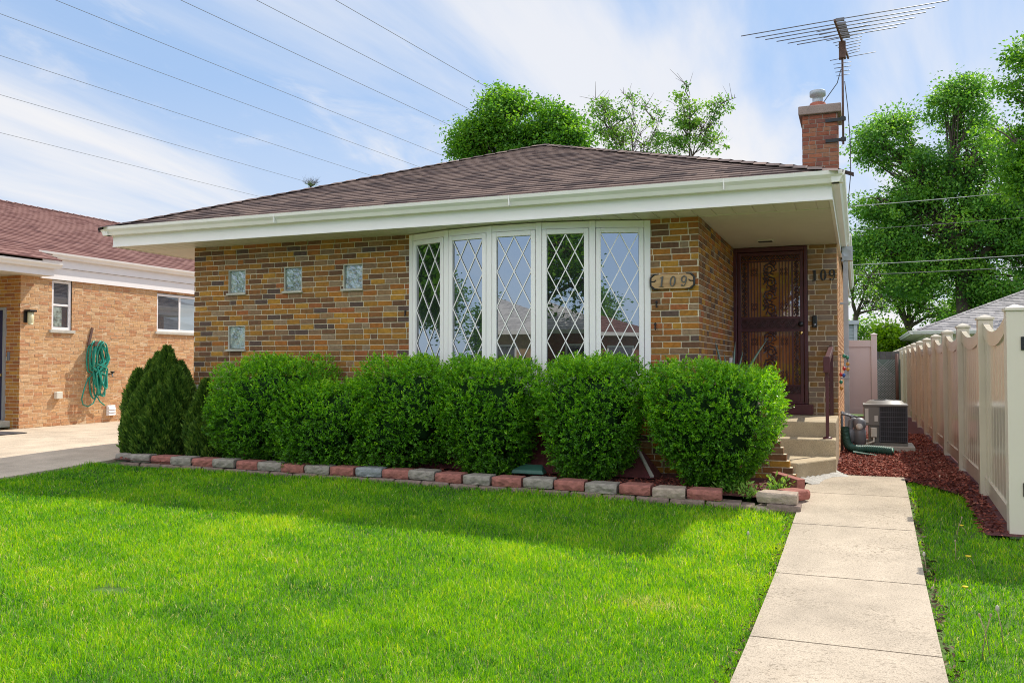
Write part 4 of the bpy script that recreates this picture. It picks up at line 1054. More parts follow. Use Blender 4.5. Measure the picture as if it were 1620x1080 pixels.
poly2(mb, pts, lambda x, z, d: (x, -.008 - d, z), (0, .028)); mb.build('board', M['wood_sign'], sg, bevel=.004)
for s, cx in ((-1, -.50), (1, -.055)):
    mb = MB(); q = [(cx - s * .075, 2.188), (cx - s * .02, 2.186), (cx + s * .012, 2.15), (cx + s * .014, 2.107), (cx + s * .012, 2.065), (cx - s * .02, 2.028), (cx - s * .085, 2.026)]
    mb.tube([(x, -.032, z) for x, z in q], [.007, .010, .012, .012, .012, .011, .006], 6); mb.tube([(cx + s * .01, -.034, 2.107), (cx - s * .03, -.039, 2.11), (cx - s * .045, -.039, 2.125)], .007, 6); mb.build('iron_bracket', M['black'], sg)
for m_ in digits(lambda x, z, d: (-.395 + x, -.0365 - d, 2.052 + z), .112, .118, .12, .85): m_.build('numeral', M['dsteel'], sg)
for x, z, lb_ in ((-.455, 1.86, 'small black iron hook below the pine number plaque'), (-.47, 1.62, 'lowest small black iron hook beside the right window jamb, with green tip'), (-3.55, 1.83, 'small black iron hook on brick left of the bow window')):
    mb = MB(); mb.tube([(x, -.006, z + .03), (x, -.026, z + .012), (x, -.03, z - .022), (x + .010, -.04, z - .032), (x + .016, -.045, z - .015)], .006, 6); mb.lathe((x, -.003, z + .03), [(.014, .002), (.014, -.010), (0, -.012)], 8, axis='y'); mb.box(x - .004, x + .004, -.014, -.004, z - .02, z + .045)
    tag(mb.build('wall_hook', M['black']), lb_, 'hook')
db = tag(empty('doorbell', (1.04, 2.79, 1.70)), 'black video doorbell on brick pier beside the ornate door', 'doorbell')
mb = MB(); mb.box(1.02, 1.08, 2.755, 2.792, 1.70, 1.86); mb.build('doorbell_body', M['black'], db, bevel=.01)
mb = MB(); mb.lathe((1.05, 2.755, 1.74), [(.017, .001), (.017, -.004), (0, -.005)], 14, axis='y'); mb.build('button', M['steel'], db)
ob_ = MB(); ob_.box(.006, .045, 2.28, 2.36, 1.16, 1.30); tag(ob_.build('outlet_cover', M['white'], bevel=.006), 'white outlet cover on entry brick wall near the door', 'outlet cover')
# agave in the planter
ag = tag(empty('agave', (.2, .9, .7)), 'grey-green agave with arching pointed leaves rising behind the right bush', 'plant')
for k, (dx, dy, h, bend) in enumerate([(-.26, 0, .72, .3), (-.15, .1, .86, .2), (-.05, -.1, .66, .0), (.05, .1, .80, .0), (.13, 0, .72, .15), (.33, -.05, .92, .3), (.42, .1, .55, .4), (-.34, .1, .52, .3)]):
    mb = MB(); n = 9; vs = []; fs = []
    for i in range(n):
        f = i / (n - 1); c = Vector((.2 + dx * (f + bend * f * f), .9 + dy * f, .68 + h * (f - bend * .35 * f * f)))
        w = .034 * (1 - f) ** .7 * (1.0 if f > .15 else .7) + .001
        vs += [c + Vector((-w, -.012 * (1 - f), 0)), c + Vector((0, .014 * (1 - f), 0)), c + Vector((w, -.012 * (1 - f), 0)), c + Vector((0, -.008, 0))]
    for i in range(n - 1):
        for j in range(4): fs.append((i * 4 + j, i * 4 + (j + 1) % 4, i * 4 + 4 + (j + 1) % 4, i * 4 + 4 + j))
    mb.add(vs, fs, 0, True); mb.build('leaf', M['agave'], ag)

# ------------------------------------------------------------------ antenna on the chimney
AN = tag(empty('tv_antenna', (1.37, 5.1, 4.6)), 'old rusty rooftop television antenna strapped to the brick chimney', 'antenna')
ax, ay = 1.40, 4.95
mb = MB(); mb.tube([(ax, ay, 4.62), (ax, ay, 6.32)], .017, 10); mb.build('mast', M['rust'], AN)
for z in (4.70, 5.02):
    mb = MB(); mb.bar((1.14, 4.985, z), (1.44, 4.955, z), .02, .05); mb.box(ax - .035, ax + .035, ay - .032, ay + .03, z - .03, z + .03); mb.build('strap', M['black'], AN)
bz = 6.24; by0, by1 = 4.05, 5.75; bx = lambda y: 1.40 + (y - 4.95) * .10
mb = MB(); mb.bar((bx(by0), by0, bz), (bx(by1), by1, bz - .02), .028, .03); mb.box(ax - .05, ax + .05, ay - .06, ay + .06, bz - .28, bz - .03); mb.build('boom', M['rust'], AN)
for i, (f, half, zo) in enumerate([(.02, 1.42, .0), (.12, 1.24, 0), (.20, 1.12, 0), (.29, .98, 0), (.38, .84, 0), (.45, .72, 0), (.16, .36, -.03), (.24, .34, -.03), (.33, .30, -.03), (.42, .28, -.03), (.55, .21, 0), (.63, .19, 0), (.70, .17, 0), (.78, .15, 0), (.86, .13, 0), (.93, .12, 0), (.99, .35, -.02)]):
    y = by0 + (by1 - by0) * f; x = bx(y) + .07; sw = .10
    mb = MB(); mb.tube([(x - half, y + sw * half * .6, bz + zo - .004), (x, y, bz + zo + .018), (x + half, y - sw * half * .6, bz + zo + .035)], .0075 if half > .5 else .006, 5)
    if half > .5: mb.box(x - .06, x + .06, y - .02, y + .02, bz - .012, bz + .03)
    mb.build('element', M['alu'], AN)
mb = MB(); mb.bar((ax, ay - .05, 5.86), (ax, ay + .5, 5.84), .02, .02); mb.build('boom', M['rust'], AN)
for k in range(6):
    y = ay - .04 + k * .1; mb = MB(); mb.tube([(ax - .13 + .006 * k, y, 5.87 - .03 * (k % 2)), (ax + .13 - .006 * k, y, 5.88 - .03 * (k % 2))], .005, 5); mb.build('element', M['alu'], AN)
mb = MB(); mb.tube([(ax - .02, ay, 5.8), (ax - .08, 5.0, 5.6), (ax - .25, 5.1, 5.40), (1.10, 5.2, 5.36)], .007, 5); mb.tube([(ax + .03, ay, 5.6), (ax + .07, ay + .05, 5.2), (ax + .10, ay + .2, 4.7), (ax + .1, ay + .3, 4.2), (ax, ay + .35, 3.2)], .007, 5); mb.build('cable', M['wire'], AN)

# ------------------------------------------------------------------ overhead wires
DW_ = Vector((.143, 1.133, 0)).normalized()
wires = [((0, 210), 58), ((0, 150), 50), ((0, 88), 44), ((0, 22), 40), ((87, 0), 38), ((285, 0), 36), ((405, 0), 36), ((530, 0), 36)]
for i, ((px, py), dist) in enumerate(wires):
    d = (_f + _r * ((px - 810) / FPX) + _u * ((540 - py) / FPX)); p = CAM + d * dist
    pts = []
    for k in range(-8, 31):
        s_ = k * 6.0; q = p + DW_ * s_; q.z += (s_ * (s_ - 170)) * .00008; pts.append(q)
    mb = MB(); mb.tube(pts, .0125, 5)
    w = mb.build('overhead_wire', M['wire']); tag(w, f'thin overhead wire in the left sky, {ORD[i]} counted upward from the neighbour roof', 'wire', 'overhead wires crossing the left sky')
    if i == 0: w['label'] = 'thin overhead wire in the left sky, lowest of the set above the neighbour roof'
    if i == 7: w['label'] = 'thin overhead wire in the left sky, topmost and nearest to the photo centre'
for i, (x0, y0, x1, y1, yy, th, lab) in enumerate([(1330, 327, 1660, 298, 24, .013, 'pale service wire crossing the right trees just below the eave height, topmost of set'), (1330, 364, 1660, 340, 25, .008, 'faint service wire before the right trees, second from the top'), (1330, 419, 1660, 400, 24, .013, 'pale service wire crossing the right trees level with the door top'), (1330, 435, 1660, 419, 24, .013, 'dark service wire before the right trees, lowest of the set')]):
    a = at(x0, y0, yy); b = at(x1, y1, yy); d = b - a
    mb = MB(); mb.tube([a - d * .8 + d * f * 2.6 + Vector((0, 0, .12 * ((f - .5) ** 2 * 4 - .35))) for f in [k / 16 for k in range(17)]], th, 5)
    tag(mb.build('service_wire', M['wire_pale'] if i in (0, 2) else M['wire']), lab, 'wire', 'service wires before the right trees')

# ------------------------------------------------------------------ edging blocks
EA, EB = Vector((-7.28, -.86, 0)), Vector((.40, -1.08, 0))
edir = (EB - EA).normalized(); enr = Vector((edir.y, -edir.x, 0))
rr = random.Random(77)
def block(name, c, ang, ln, dp, z0, hgt, mat, taper=.03):
    """retaining-wall block: rough split face in front, narrower behind"""
    mb = MB(); ca, sa = math.cos(ang), math.sin(ang); n = 6
    def T(u, d, z): return (c[0] + ca * u - sa * d, c[1] + sa * u + ca * d, z)
    vs = []; fs = []
    lv = [(0, 0), (.25, -.006), (.55, -.010), (.85, -.004), (1, .008)]
    for (fz, od) in lv:
        for i in range(n + 1):
            f = i / n; u = (f - .5) * ln; e = .016 if i in (0, n) else 0
            vs.append(T(u * (.97 if fz in (0, 1) else 1), -dp / 2 + od + e + rr.uniform(-.006, .006), z0 + fz * hgt))
    for a in range(len(lv) - 1):
        for i in range(n): fs.append((a * (n + 1) + i, a * (n + 1) + i + 1, (a + 1) * (n + 1) + i + 1, (a + 1) * (n + 1) + i))
    o = len(vs); bk = ln / 2 - taper
    vs += [T(-bk, dp / 2, z0), T(bk, dp / 2, z0), T(-bk, dp / 2, z0 + hgt), T(bk, dp / 2, z0 + hgt)]
    t0 = (len(lv) - 1) * (n + 1)
    fs.append(tuple(t0 + i for i in range(n + 1)) + (o + 3, o + 2)); fs.append(tuple(reversed(range(n + 1))) + (o, o + 1)); fs.append((o + 1, o, o + 2, o + 3))
    fs.append(tuple(a * (n + 1) for a in range(len(lv))) + (o + 2, o)); fs.append((o + 1, o + 3) + tuple(a * (n + 1) + n for a in reversed(range(len(lv)))))
    mb.add(vs, fs)
    return mb.build(name, mat, origin=(c[0], c[1], z0), bevel=.004)
cols = ['grey', 'grey', 'red', 'grey', 'red', 'grey', 'red', 'grey', 'red', 'grey', 'red', 'blue', 'red', 'grey', 'red', 'grey', 'red', 'grey', 'red', 'grey', 'red', 'tan', 'red']
Lb = (EB - EA).length / 23
cnt = dict(red=0, grey=0)
for i, cname in enumerate(cols):
    p = EA + edir * Lb * (i + .5); z = gzf(p.x, p.y); ang = math.atan2(edir.y, edir.x) + rr.uniform(-.07, .07)
    if i == 0: ang += .35; p += Vector((.04, .06, 0))
    o = block('edging_block', (p.x + rr.uniform(-.008, .008), p.y + .012 + rr.uniform(-.022, .022)), ang, Lb - rr.uniform(.008, .02), .22, z + .024 + rr.uniform(-.006, .006), .095, M['blk_' + cname])
    if i == 0: lab = 'grey top-row edging block turned toward the driveway at the left end'
    elif cname == 'blue': lab = 'blue-grey top-row edging block, bluest of the row'
    elif cname == 'tan': lab = 'tan top-row edging block between the last two red ones at the right'
    else:
        cnt[cname] += 1; lab = f'{cname} top-row edging block, {ORD[cnt[cname] - 1]} {cname} one along from the driveway'
    tag(o, lab, 'edging block', 'top row of edging blocks')
for i in range(1, 24):
    p = EA + edir * Lb * i + edir * .02; z = gzf(p.x, p.y)
    o = block('edging_block', (p.x, p.y - .012 + rr.uniform(-.01, .01)), math.atan2(edir.y, edir.x) + rr.uniform(-.03, .03), Lb - .012, .22, z - .072 + rr.uniform(-.008, .004), .094, M['blk_low'])
    tag(o, f'brown half-buried edging block in the lower row, {ORD[i - 1]} from the driveway end', 'edging block', 'lower row of edging blocks')
zc = gzf(.9, -1.1)
for c, an, ln, z0, h, mt, lab in [((.55, -1.10), -.02, .30, zc - .075, .09, 'blk_low', 'sunken brown edging block just past the last red block'), ((.80, -1.14), -.10, .22, zc - .07, .085, 'blk_tan', 'sunken pale edging block beside the corner stack'),
        ((.96, -1.17), -.14, .30, zc - .06, .105, 'blk_low', 'brown block at the bottom of the corner stack by the walkway'), ((.90, -1.12), -.16, .36, zc + .047, .095, 'blk_tan', 'tan block on top of the corner stack beside the walkway'),
        ((1.00, -.86), .9, .26, zc + .045, .09, 'blk_red', 'red block behind the tan block of the corner stack'), ((.97, -.90), .8, .28, zc - .06, .10, 'blk_low', 'brown lower block under the red one at the corner stack')]:
    tag(block('edging_block', c, an, ln, .20, z0, h, M[mt]), lab, 'edging block', 'corner edging blocks by the walkway')
mb = MB(); mb.bar((.80, -.30, .045), (1.06, -.62, .02), .09, .19); tag(mb.build('paver_brick', M['blk_red'], bevel=.006), 'dark red paver leaning between the stepped planter and corner blocks', 'paver')

# bed, sloped apron, drain corner
sheet('planting_bed', np.linspace(-7.2, 1.02, 16), [-1.0, -.8, -.4, .0], .055, M['bedsoil'], 'dark red mulch bed under the row of bushes')
ap = tag(empty('sloped_apron', (-3.5, -.2, 0)), 'dark red sloped concrete apron at the wall foot behind the bushes', 'apron')
mb = MB(); x0, x1 = -6.6, -.72
n = 40
for i in range(n):
    xa, xb = x0 + (x1 - x0) * i / n, x0 + (x1 - x0) * (i + 1) / n
    e0 = .34 if i == n - 1 else 0
    mb.quad((xa, -.50, .04), (xb + e0, -.50, .04), (xb, -.012, .40), (xa, -.012, .40))
mb.tri((x1 + .34, -.50, .04), (x1 + .34, -.012, .0), (x1, -.012, .40))
mb.build('slab', M['berm'], ap)
mb = MB(); mb.bar((x1 - .005, -.03, .40), (x1 + .32, -.50, .055), .035, .018); mb.build('edge_strip', M['stone'], ap)
mb = MB(); mb.hexa([(-1.85, -.80, .06), (-1.48, -.80, .06), (-1.50, -.62, .06), (-1.80, -.62, .06), (-1.84, -.79, .10), (-1.50, -.79, .10), (-1.55, -.64, .15), (-1.76, -.64, .15)]); tag(mb.build('plastic_cover', M['drain'], bevel=.01), 'low green plastic cover in the bed behind a grey edging block', 'cover')

# ------------------------------------------------------------------ bushes
def blob_scale(v, p=2.7):
    return 1 / (np.abs(v[:, 0]) ** p + np.abs(v[:, 1]) ** p + np.abs(v[:, 2]) ** p) ** (1 / p)
def lump(v, ph, amp):
    return 1 + amp * (np.sin(3.1 * v[:, 0] + ph) * np.sin(2.7 * v[:, 2] + 1.3 * ph) + .6 * np.sin(6.3 * v[:, 0] - 2 * ph + 4 * v[:, 1]) * np.sin(5.7 * v[:, 2] + ph) + .45 * np.sin(11 * v[:, 0] + 9 * v[:, 2] + ph) * np.sin(10 * v[:, 1] - 8 * v[:, 2]))
def boxwood(c, z0, z1, rx, ry, nsp, lab, taper=.0, ph=0.0, amp=.06, p=2.7):
    nsp = int(nsp * 4.0); amp *= 1.6; p += 1.5
    root = tag(empty('boxwood_bush', (c[0], c[1], z0)), lab, 'bush', 'boxwood bushes along the house front')
    zc, rz = (z0 + z1) / 2, (z1 - z0) / 2; dims = np.array([rx, ry, rz]); cc = np.array([c[0], c[1], zc])
    def surf(v, k):
        s = (blob_scale(v, p) * lump(v, ph, amp) * k)[:, None]
        q = v * s
        tp = 1 - taper * np.clip(-q[:, 2] + .1, 0, 1)
        q[:, 0] *= tp; q[:, 1] *= tp
        return cc + q * dims
    # lumpy core for the inner twigs, coloured dark as the shade between leaves
    n_u, n_v = 28, 18
    V = []; F = []
    for j in range(n_v + 1):
        for i in range(n_u):
            a, b = 2 * math.pi * i / n_u, math.pi * j / n_v
            V.append((math.sin(b) * math.cos(a), math.sin(b) * math.sin(a), math.cos(b)))
    for j in range(n_v):
        for i in range(n_u): F.append((j * n_u + i, j * n_u + (i + 1) % n_u, (j + 1) * n_u + (i + 1) % n_u, (j + 1) * n_u + i))
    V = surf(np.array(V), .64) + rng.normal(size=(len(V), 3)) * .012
    np_mesh('inner_shade_core', V, F, None, np.zeros(len(V)), M['boxcore'], root)
    v = unit(rng.normal(size=(nsp, 3))); v = v[~((v[:, 1] > .55) & (v[:, 2] < .5))]
    hol = np.sin(7.3 * v[:, 0] + ph * 3) * np.sin(6.1 * v[:, 2] - ph) + .7 * np.sin(13 * v[:, 0] - 5 * v[:, 1] + ph) * np.sin(12 * v[:, 2] + 2 * ph); v = v[(hol < .80) | (rng.random(len(v)) < .22)]; n = len(v)
    hol = np.sin(7.3 * v[:, 0] + ph * 3) * np.sin(6.1 * v[:, 2] - ph)
    depth = np.abs(rng.normal(size=n)) * .13
    pos = surf(v, 1 - depth + rng.normal(size=n) * .008)
    outw = unit(v / dims)
    sd = unit(outw * .8 + np.array([0, 0, .42]) + rng.normal(size=(n, 3)) * .45)
    K = 11; P = []; A = []; T = []
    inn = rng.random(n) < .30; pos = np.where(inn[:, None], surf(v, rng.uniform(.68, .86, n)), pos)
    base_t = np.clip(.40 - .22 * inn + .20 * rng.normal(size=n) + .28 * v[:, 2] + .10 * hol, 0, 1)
    ln = rng.uniform(.025, .08, n) * np.where(rng.random(n) < .02, 1.5, 1)
    for k in range(K):
        f = k / (K - 1)
        P.append(pos + sd * (ln * f)[:, None]); side = unit(rng.normal(size=(n, 3)))
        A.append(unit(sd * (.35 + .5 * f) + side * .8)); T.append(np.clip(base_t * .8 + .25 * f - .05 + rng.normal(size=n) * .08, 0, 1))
    P = np.concatenate(P); A = np.concatenate(A); T = np.concatenate(T)
    V, F, T = cards(P, A, rng.uniform(.018, .031, len(P)), rng.uniform(.010, .016, len(P)), T)
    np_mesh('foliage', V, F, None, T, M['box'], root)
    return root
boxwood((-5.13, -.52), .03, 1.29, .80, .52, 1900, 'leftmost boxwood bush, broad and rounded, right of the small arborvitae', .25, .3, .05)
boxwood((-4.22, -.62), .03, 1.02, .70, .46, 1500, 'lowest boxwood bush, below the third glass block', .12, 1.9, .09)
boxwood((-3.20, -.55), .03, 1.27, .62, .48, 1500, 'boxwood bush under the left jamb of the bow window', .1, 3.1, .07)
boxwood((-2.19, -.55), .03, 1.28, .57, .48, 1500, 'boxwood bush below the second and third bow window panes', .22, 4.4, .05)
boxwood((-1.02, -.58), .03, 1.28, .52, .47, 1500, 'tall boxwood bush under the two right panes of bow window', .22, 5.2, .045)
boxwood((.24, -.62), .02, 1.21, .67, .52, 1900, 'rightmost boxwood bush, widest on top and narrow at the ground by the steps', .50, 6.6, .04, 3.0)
def arbor(c, z0, spires, lab, nl):
    root = tag(empty('arborvitae', (c[0], c[1], z0)), lab, 'shrub')
    P = []; A = []; T = []
    for (dx, dy, h, r) in spires:
        n = int(nl * h * r / .5); t = rng.uniform(0, 1, n) ** .85; a = rng.uniform(0, 2 * np.pi, n)
        prof = np.where(t < .35, .72 + .8 * t, np.clip(1 - ((t - .35) / .65) ** 2.0, 0, 1) ** .8)
        clump = .80 + .20 * np.sin(a * 5 + t * 9 + dx * 20) * np.sin(t * 17 + a * 2) + .09 * np.sin(a * 11 - t * 14) * np.sin(t * 31 + a * 5 + dx * 9)
        rad = r * prof * clump * (1 - np.abs(rng.normal(size=n)) * .10)
        p = np.stack([c[0] + dx + rad * np.cos(a), c[1] + dy + rad * np.sin(a), z0 + h * t], 1)
        o = np.stack([np.cos(a), np.sin(a), np.full(n, 1.5)], 1) + rng.normal(size=(n, 3)) * .35
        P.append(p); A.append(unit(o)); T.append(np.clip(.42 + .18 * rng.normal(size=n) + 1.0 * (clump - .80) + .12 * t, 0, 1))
    P = np.concatenate(P); A = np.concatenate(A); T = np.concatenate(T)
    V, F, T = cards(P, A, rng.uniform(.035, .085, len(P)), rng.uniform(.012, .028, len(P)), T)
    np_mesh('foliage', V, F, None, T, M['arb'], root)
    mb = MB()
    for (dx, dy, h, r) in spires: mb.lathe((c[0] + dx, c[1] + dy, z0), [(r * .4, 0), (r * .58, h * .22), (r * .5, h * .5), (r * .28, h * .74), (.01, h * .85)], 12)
    o = mb.build('inner_shade_core', M['boxcore'], root)  # core in the boxwoods' dark green, shade between the sprays put into colour
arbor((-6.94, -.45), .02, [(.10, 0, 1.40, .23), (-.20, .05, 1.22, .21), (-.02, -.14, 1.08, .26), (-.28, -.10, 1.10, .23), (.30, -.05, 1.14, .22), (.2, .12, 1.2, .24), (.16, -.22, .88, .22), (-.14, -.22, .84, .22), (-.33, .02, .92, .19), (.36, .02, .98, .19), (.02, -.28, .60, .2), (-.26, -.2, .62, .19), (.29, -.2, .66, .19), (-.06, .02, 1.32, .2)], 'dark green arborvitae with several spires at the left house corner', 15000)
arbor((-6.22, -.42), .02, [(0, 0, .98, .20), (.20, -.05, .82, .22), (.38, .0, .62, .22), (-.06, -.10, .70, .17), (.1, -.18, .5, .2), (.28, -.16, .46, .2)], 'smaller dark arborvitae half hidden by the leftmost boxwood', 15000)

# weeds by the corner blocks
def weed(c, n, h, lab, tone=.5):
    z = gzf(*c); ang = rng.uniform(0, 6.28, n); el_ = rng.uniform(.3, 1.3, n)
    A = np.stack([np.cos(ang) * np.cos(el_), np.sin(ang) * np.cos(el_), np.sin(el_)], 1)
    P = np.array([c[0], c[1], z + .05]) + A * rng.uniform(0, h * .8, n)[:, None] + rng.normal(size=(n, 3)) * [.03, .02, 0]
    V, F, T = cards(P, A + rng.normal(size=(n, 3)) * .4, rng.uniform(.03, .07, n), rng.uniform(.012, .03, n), np.clip(tone + .25 * rng.normal(size=n), 0, 1))
    o = tag(empty('weed', (c[0], c[1], z)), lab, 'weed'); np_mesh('leaves', V, F, None, T, M['weed'], o)
    mb = MB()
    for k in range(0, n, 7): mb.tube([(c[0], c[1], z - .02), tuple(P[k] + A[k] * .01)], .002, 4)
    mb.build('stems', M['weed'], o)
weed((.86, -.72), 120, .22, 'leafy green weed growing behind the tan corner block', .6)
weed((.62, -.95), 90, .16, 'pale weed tuft left of the corner blocks', .9)
weed((.42, -.85), 140, .20, 'grassy weed under the lower right side of the rightmost boxwood', .3)

# ------------------------------------------------------------------ trees
def tree(name, lab, cat, base, fork, lobes, leafmat, leaf=(.10, .07), nl=22, trunk=.28, rc=.55, group=None, twig=True, seed=0, drop=0.0, bare=0):
    global rng
    keep = rng; rng = np.random.default_rng(1000 + seed); rq = random.Random(seed)
    root = tag(empty(name, base), lab, cat, group)
    b = Vector(base); fk = Vector(fork)
    mb = MB()
    mid = (b + fk) / 2 + Vector((rq.uniform(-.15, .15), rq.uniform(-.15, .15), 0))
    mb.tube([b - Vector((0, 0, .2)), b + Vector((0, 0, .25)), mid, fk], [trunk * 1.5, trunk * 1.1, trunk * .92, trunk * .8], 9)
    P = []; A = []; T = []; S_ = []
    for (cx, cy, cz, rx, ry, rz, nc) in lobes:
        c = Vector((cx, cy, cz)); d = c - fk
        pts = []; rs = []
        side = Vector((rq.uniform(-1, 1), rq.uniform(-1, 1), rq.uniform(-.3, .3))) * d.length * .07
        for k in range(8):
            f = k / 7; q = fk + d * f + side * math.sin(f * math.pi) + Vector((0, 0, d.length * .10 * math.sin(f * math.pi * .9))) + Vector((rq.uniform(-1, 1), rq.uniform(-1, 1), rq.uniform(-1, 1))) * .06
            pts.append(q); rs.append(trunk * (.52 * (1 - f) ** 1.4 + .045))
        mb.tube(pts, rs, 7)
        v = unit(rng.normal(size=(nc, 3))); r = rng.uniform(.15, 1, nc) ** .42
        cen = np.array([cx, cy, cz]) + v * r[:, None] * np.array([rx, ry, rz])
        if drop:
            g = np.sin(cen[:, 0] * 1.15 + seed) * np.sin(cen[:, 2] * 1.5 + .5 * seed) + .5 * np.sin(cen[:, 1] * 1.7 + 1 + 2.1 * cen[:, 0])
            cen = cen[g > -1.3 + drop * 1.6]
        for i, q in enumerate(cen):
            s = pts[rq.randint(3, 7)]; q = Vector(q)
            if twig and (i % 2 == 0 or bare):
                m = (s + q) / 2 + Vector((rq.uniform(-.25, .25), rq.uniform(-.25, .25), rq.uniform(0, .3)))
                mb.tube([s, m, q], [trunk * .13 + .006, trunk * .08 + .005, .008], 4, cap=False)
        m = len(cen); rr_ = rc * rng.uniform(.45, 1.5, m)
        off = unit(rng.normal(size=(m * nl, 3))).reshape(m, nl, 3) * (rng.uniform(0, 1, (m, nl, 1)) ** .42) * rr_[:, None, None] * np.array([1.15, 1.15, .62]) * (1 + .22 * np.sin(7 * rng.uniform(0, 6.28, (m, 1, 1)) + 5 * rng.normal(size=(m, nl, 1))))
        p = cen[:, None, :] + off
        P.append(p.reshape(-1, 3)); 
        a = off * .7 + rng.normal(size=(m, nl, 3)) * .3 - np.array([0, 0, .10]); A.append(a.reshape(-1, 3))
        ct = np.clip(.45 + .20 * rng.normal(size=m), 0, 1); T.append(np.clip(ct[:, None] + .16 * rng.normal(size=(m, nl)) , 0, 1).reshape(-1))
    for k in range(bare):
        (cx, cy, cz, rx, ry, rz, nc) = lobes[k % len(lobes)]
        s = Vector((cx, cy, cz)); e = s + Vector((rq.uniform(-1, 1) * rx * 1.1, rq.uniform(-.5, .5), rz * rq.uniform(.5, 1.35)))
        mm = (s + e) / 2 + Vector((rq.uniform(-.3, .3), 0, 0)); mb.tube([s, mm, e], [.03, .02, .006], 4, cap=False)
        for j in range(4):
            f = rq.uniform(.4, .95); o = s.lerp(e, f); mb.tube([o, o + Vector((rq.uniform(-.7, .7), rq.uniform(-.3, .3), rq.uniform(.1, .7)))], [.012, .004], 4, cap=False)
    mb.build('trunk', M['bark'], root)
    P = np.concatenate(P); A = np.concatenate(A); T = np.concatenate(T)
    V, F, T = cards(P, A, leaf[0] * rng.uniform(.7, 1.3, len(P)), leaf[1] * rng.uniform(.7, 1.3, len(P)), T, .18, np.array([0, 0, 1.0]) + rng.normal(size=P.shape) * .55)
    np_mesh('crown', V, F, None, T, leafmat, root)
    rng = keep
    return root
def lobe(px, py, y, rpx, rpz, nc, ry=None):
    c = at(px, py, y); k = (c - CAM).dot(_f) / FPX
    return (c.x, c.y, c.z, rpx * k, ry or (rpx + rpz) * .5 * k, rpz * k, nc)
def gp(px, y): 
    c = at(px, 600, y); return (c.x, y, 0.0)
def ft(px, py, y): c = at(px, py, y); return (c.x, c.y, c.z)
tree('shade_tree', 'dense rounded green tree rising behind the roof ridge', 'tree', gp(822, 23), ft(822, 330, 23),
     [lobe(815, 195, 23, 55, 50, 130), lobe(760, 215, 23, 42, 28, 80), lobe(872, 205, 23, 45, 34, 90), lobe(800, 165, 23, 30, 30, 50), lobe(742, 238, 23, 28, 22, 40), lobe(850, 250, 23, 70, 40, 110), lobe(900, 225, 22.5, 28, 26, 45), lobe(830, 310, 23.5, 90, 50, 60)], M['leafA'], (.13, .09), 85, .20, .50, seed=1, drop=.22)
tree('thin_tree', 'sparse tree with bare twigs behind the middle of roof', 'tree', gp(1000, 25), ft(1000, 290, 25),
     [lobe(955, 175, 25, 22, 22, 18), lobe(965, 205, 25, 36, 30, 40), lobe(1005, 200, 25, 40, 34, 26), lobe(1035, 190, 25, 22, 30, 22), lobe(1020, 230, 25, 60, 18, 30), lobe(1000, 160, 25, 30, 15, 6)], M['leafD'], (.11, .075), 34, .055, .34, seed=2, drop=.30, bare=8)
tree('thin_tree', 'tall airy tree with open branches left of the chimney', 'tree', gp(1092, 26), ft(1094, 250, 26),
     [lobe(1090, 155, 26, 26, 22, 18), lobe(1085, 188, 26, 24, 20, 26), lobe(1140, 165, 26, 22, 16, 12), lobe(1110, 205, 26, 38, 22, 22), lobe(1130, 225, 26, 26, 18, 14), lobe(1070, 230, 26, 26, 16, 18)], M['leafD'], (.11, .075), 34, .055, .30, seed=3, drop=.30, bare=6)
tree('bare_tree', 'small far treetop with thin grey twigs above the left roof slope', 'tree', gp(492, 60), ft(492, 310, 60), [lobe(492, 296, 60, 12, 7, 8)], M['leafD'], (.10, .06), 10, .10, .3, seed=4, bare=24)
tree('shade_tree', 'big dark green tree with heavy leaning limbs behind the garage', 'tree', gp(1530, 36), ft(1522, 430, 36),
     [lobe(1395, 222, 36, 44, 36, 56), lobe(1390, 315, 36, 40, 36, 70), lobe(1440, 290, 36, 60, 55, 110), lobe(1510, 175, 36, 44, 36, 56), lobe(1540, 250, 36, 62, 66, 120), lobe(1480, 350, 36, 80, 55, 130), lobe(1400, 395, 36, 58, 46, 110), lobe(1560, 370, 36, 66, 66, 120), lobe(1460, 430, 36, 80, 40, 110), lobe(1580, 450, 36, 60, 40, 80), lobe(1530, 140, 36, 30, 22, 20), lobe(1660, 330, 37, 70, 130, 120), lobe(1410, 190, 36, 30, 20, 20), lobe(1590, 300, 37, 60, 60, 90), lobe(1600, 400, 37, 60, 50, 80), lobe(1440, 370, 37, 70, 50, 70), lobe(1560, 480, 37, 70, 26, 60)], M['leafB'], (.15, .10), 90, .38, .66, seed=5, drop=.52)
tree('shade_tree', 'bright green tree reaching in at the right photo edge', 'tree', gp(1740, 24), ft(1730, 400, 24),
     [lobe(1640, 120, 24, 62, 60, 70), lobe(1630, 210, 24, 60, 50, 90), lobe(1625, 280, 24, 40, 40, 50), lobe(1690, 200, 24, 70, 120, 120), lobe(1592, 200, 24, 28, 22, 22), lobe(1720, 330, 24, 70, 70, 60)], M['leafA'], (.13, .09), 85, .25, .56, seed=6, drop=.5)
tree('shade_tree', 'multi-stemmed green tree with low fork above the garage eave', 'tree', gp(1437, 44), ft(1437, 520, 44),
     [lobe(1415, 455, 44, 50, 36, 70), lobe(1470, 470, 44, 55, 34, 70), lobe(1385, 430, 44, 40, 30, 50), lobe(1500, 495, 44, 50, 22, 45), lobe(1440, 420, 44, 60, 30, 70)], M['leafD'], (.15, .10), 60, .26, .8, seed=7, drop=.5)
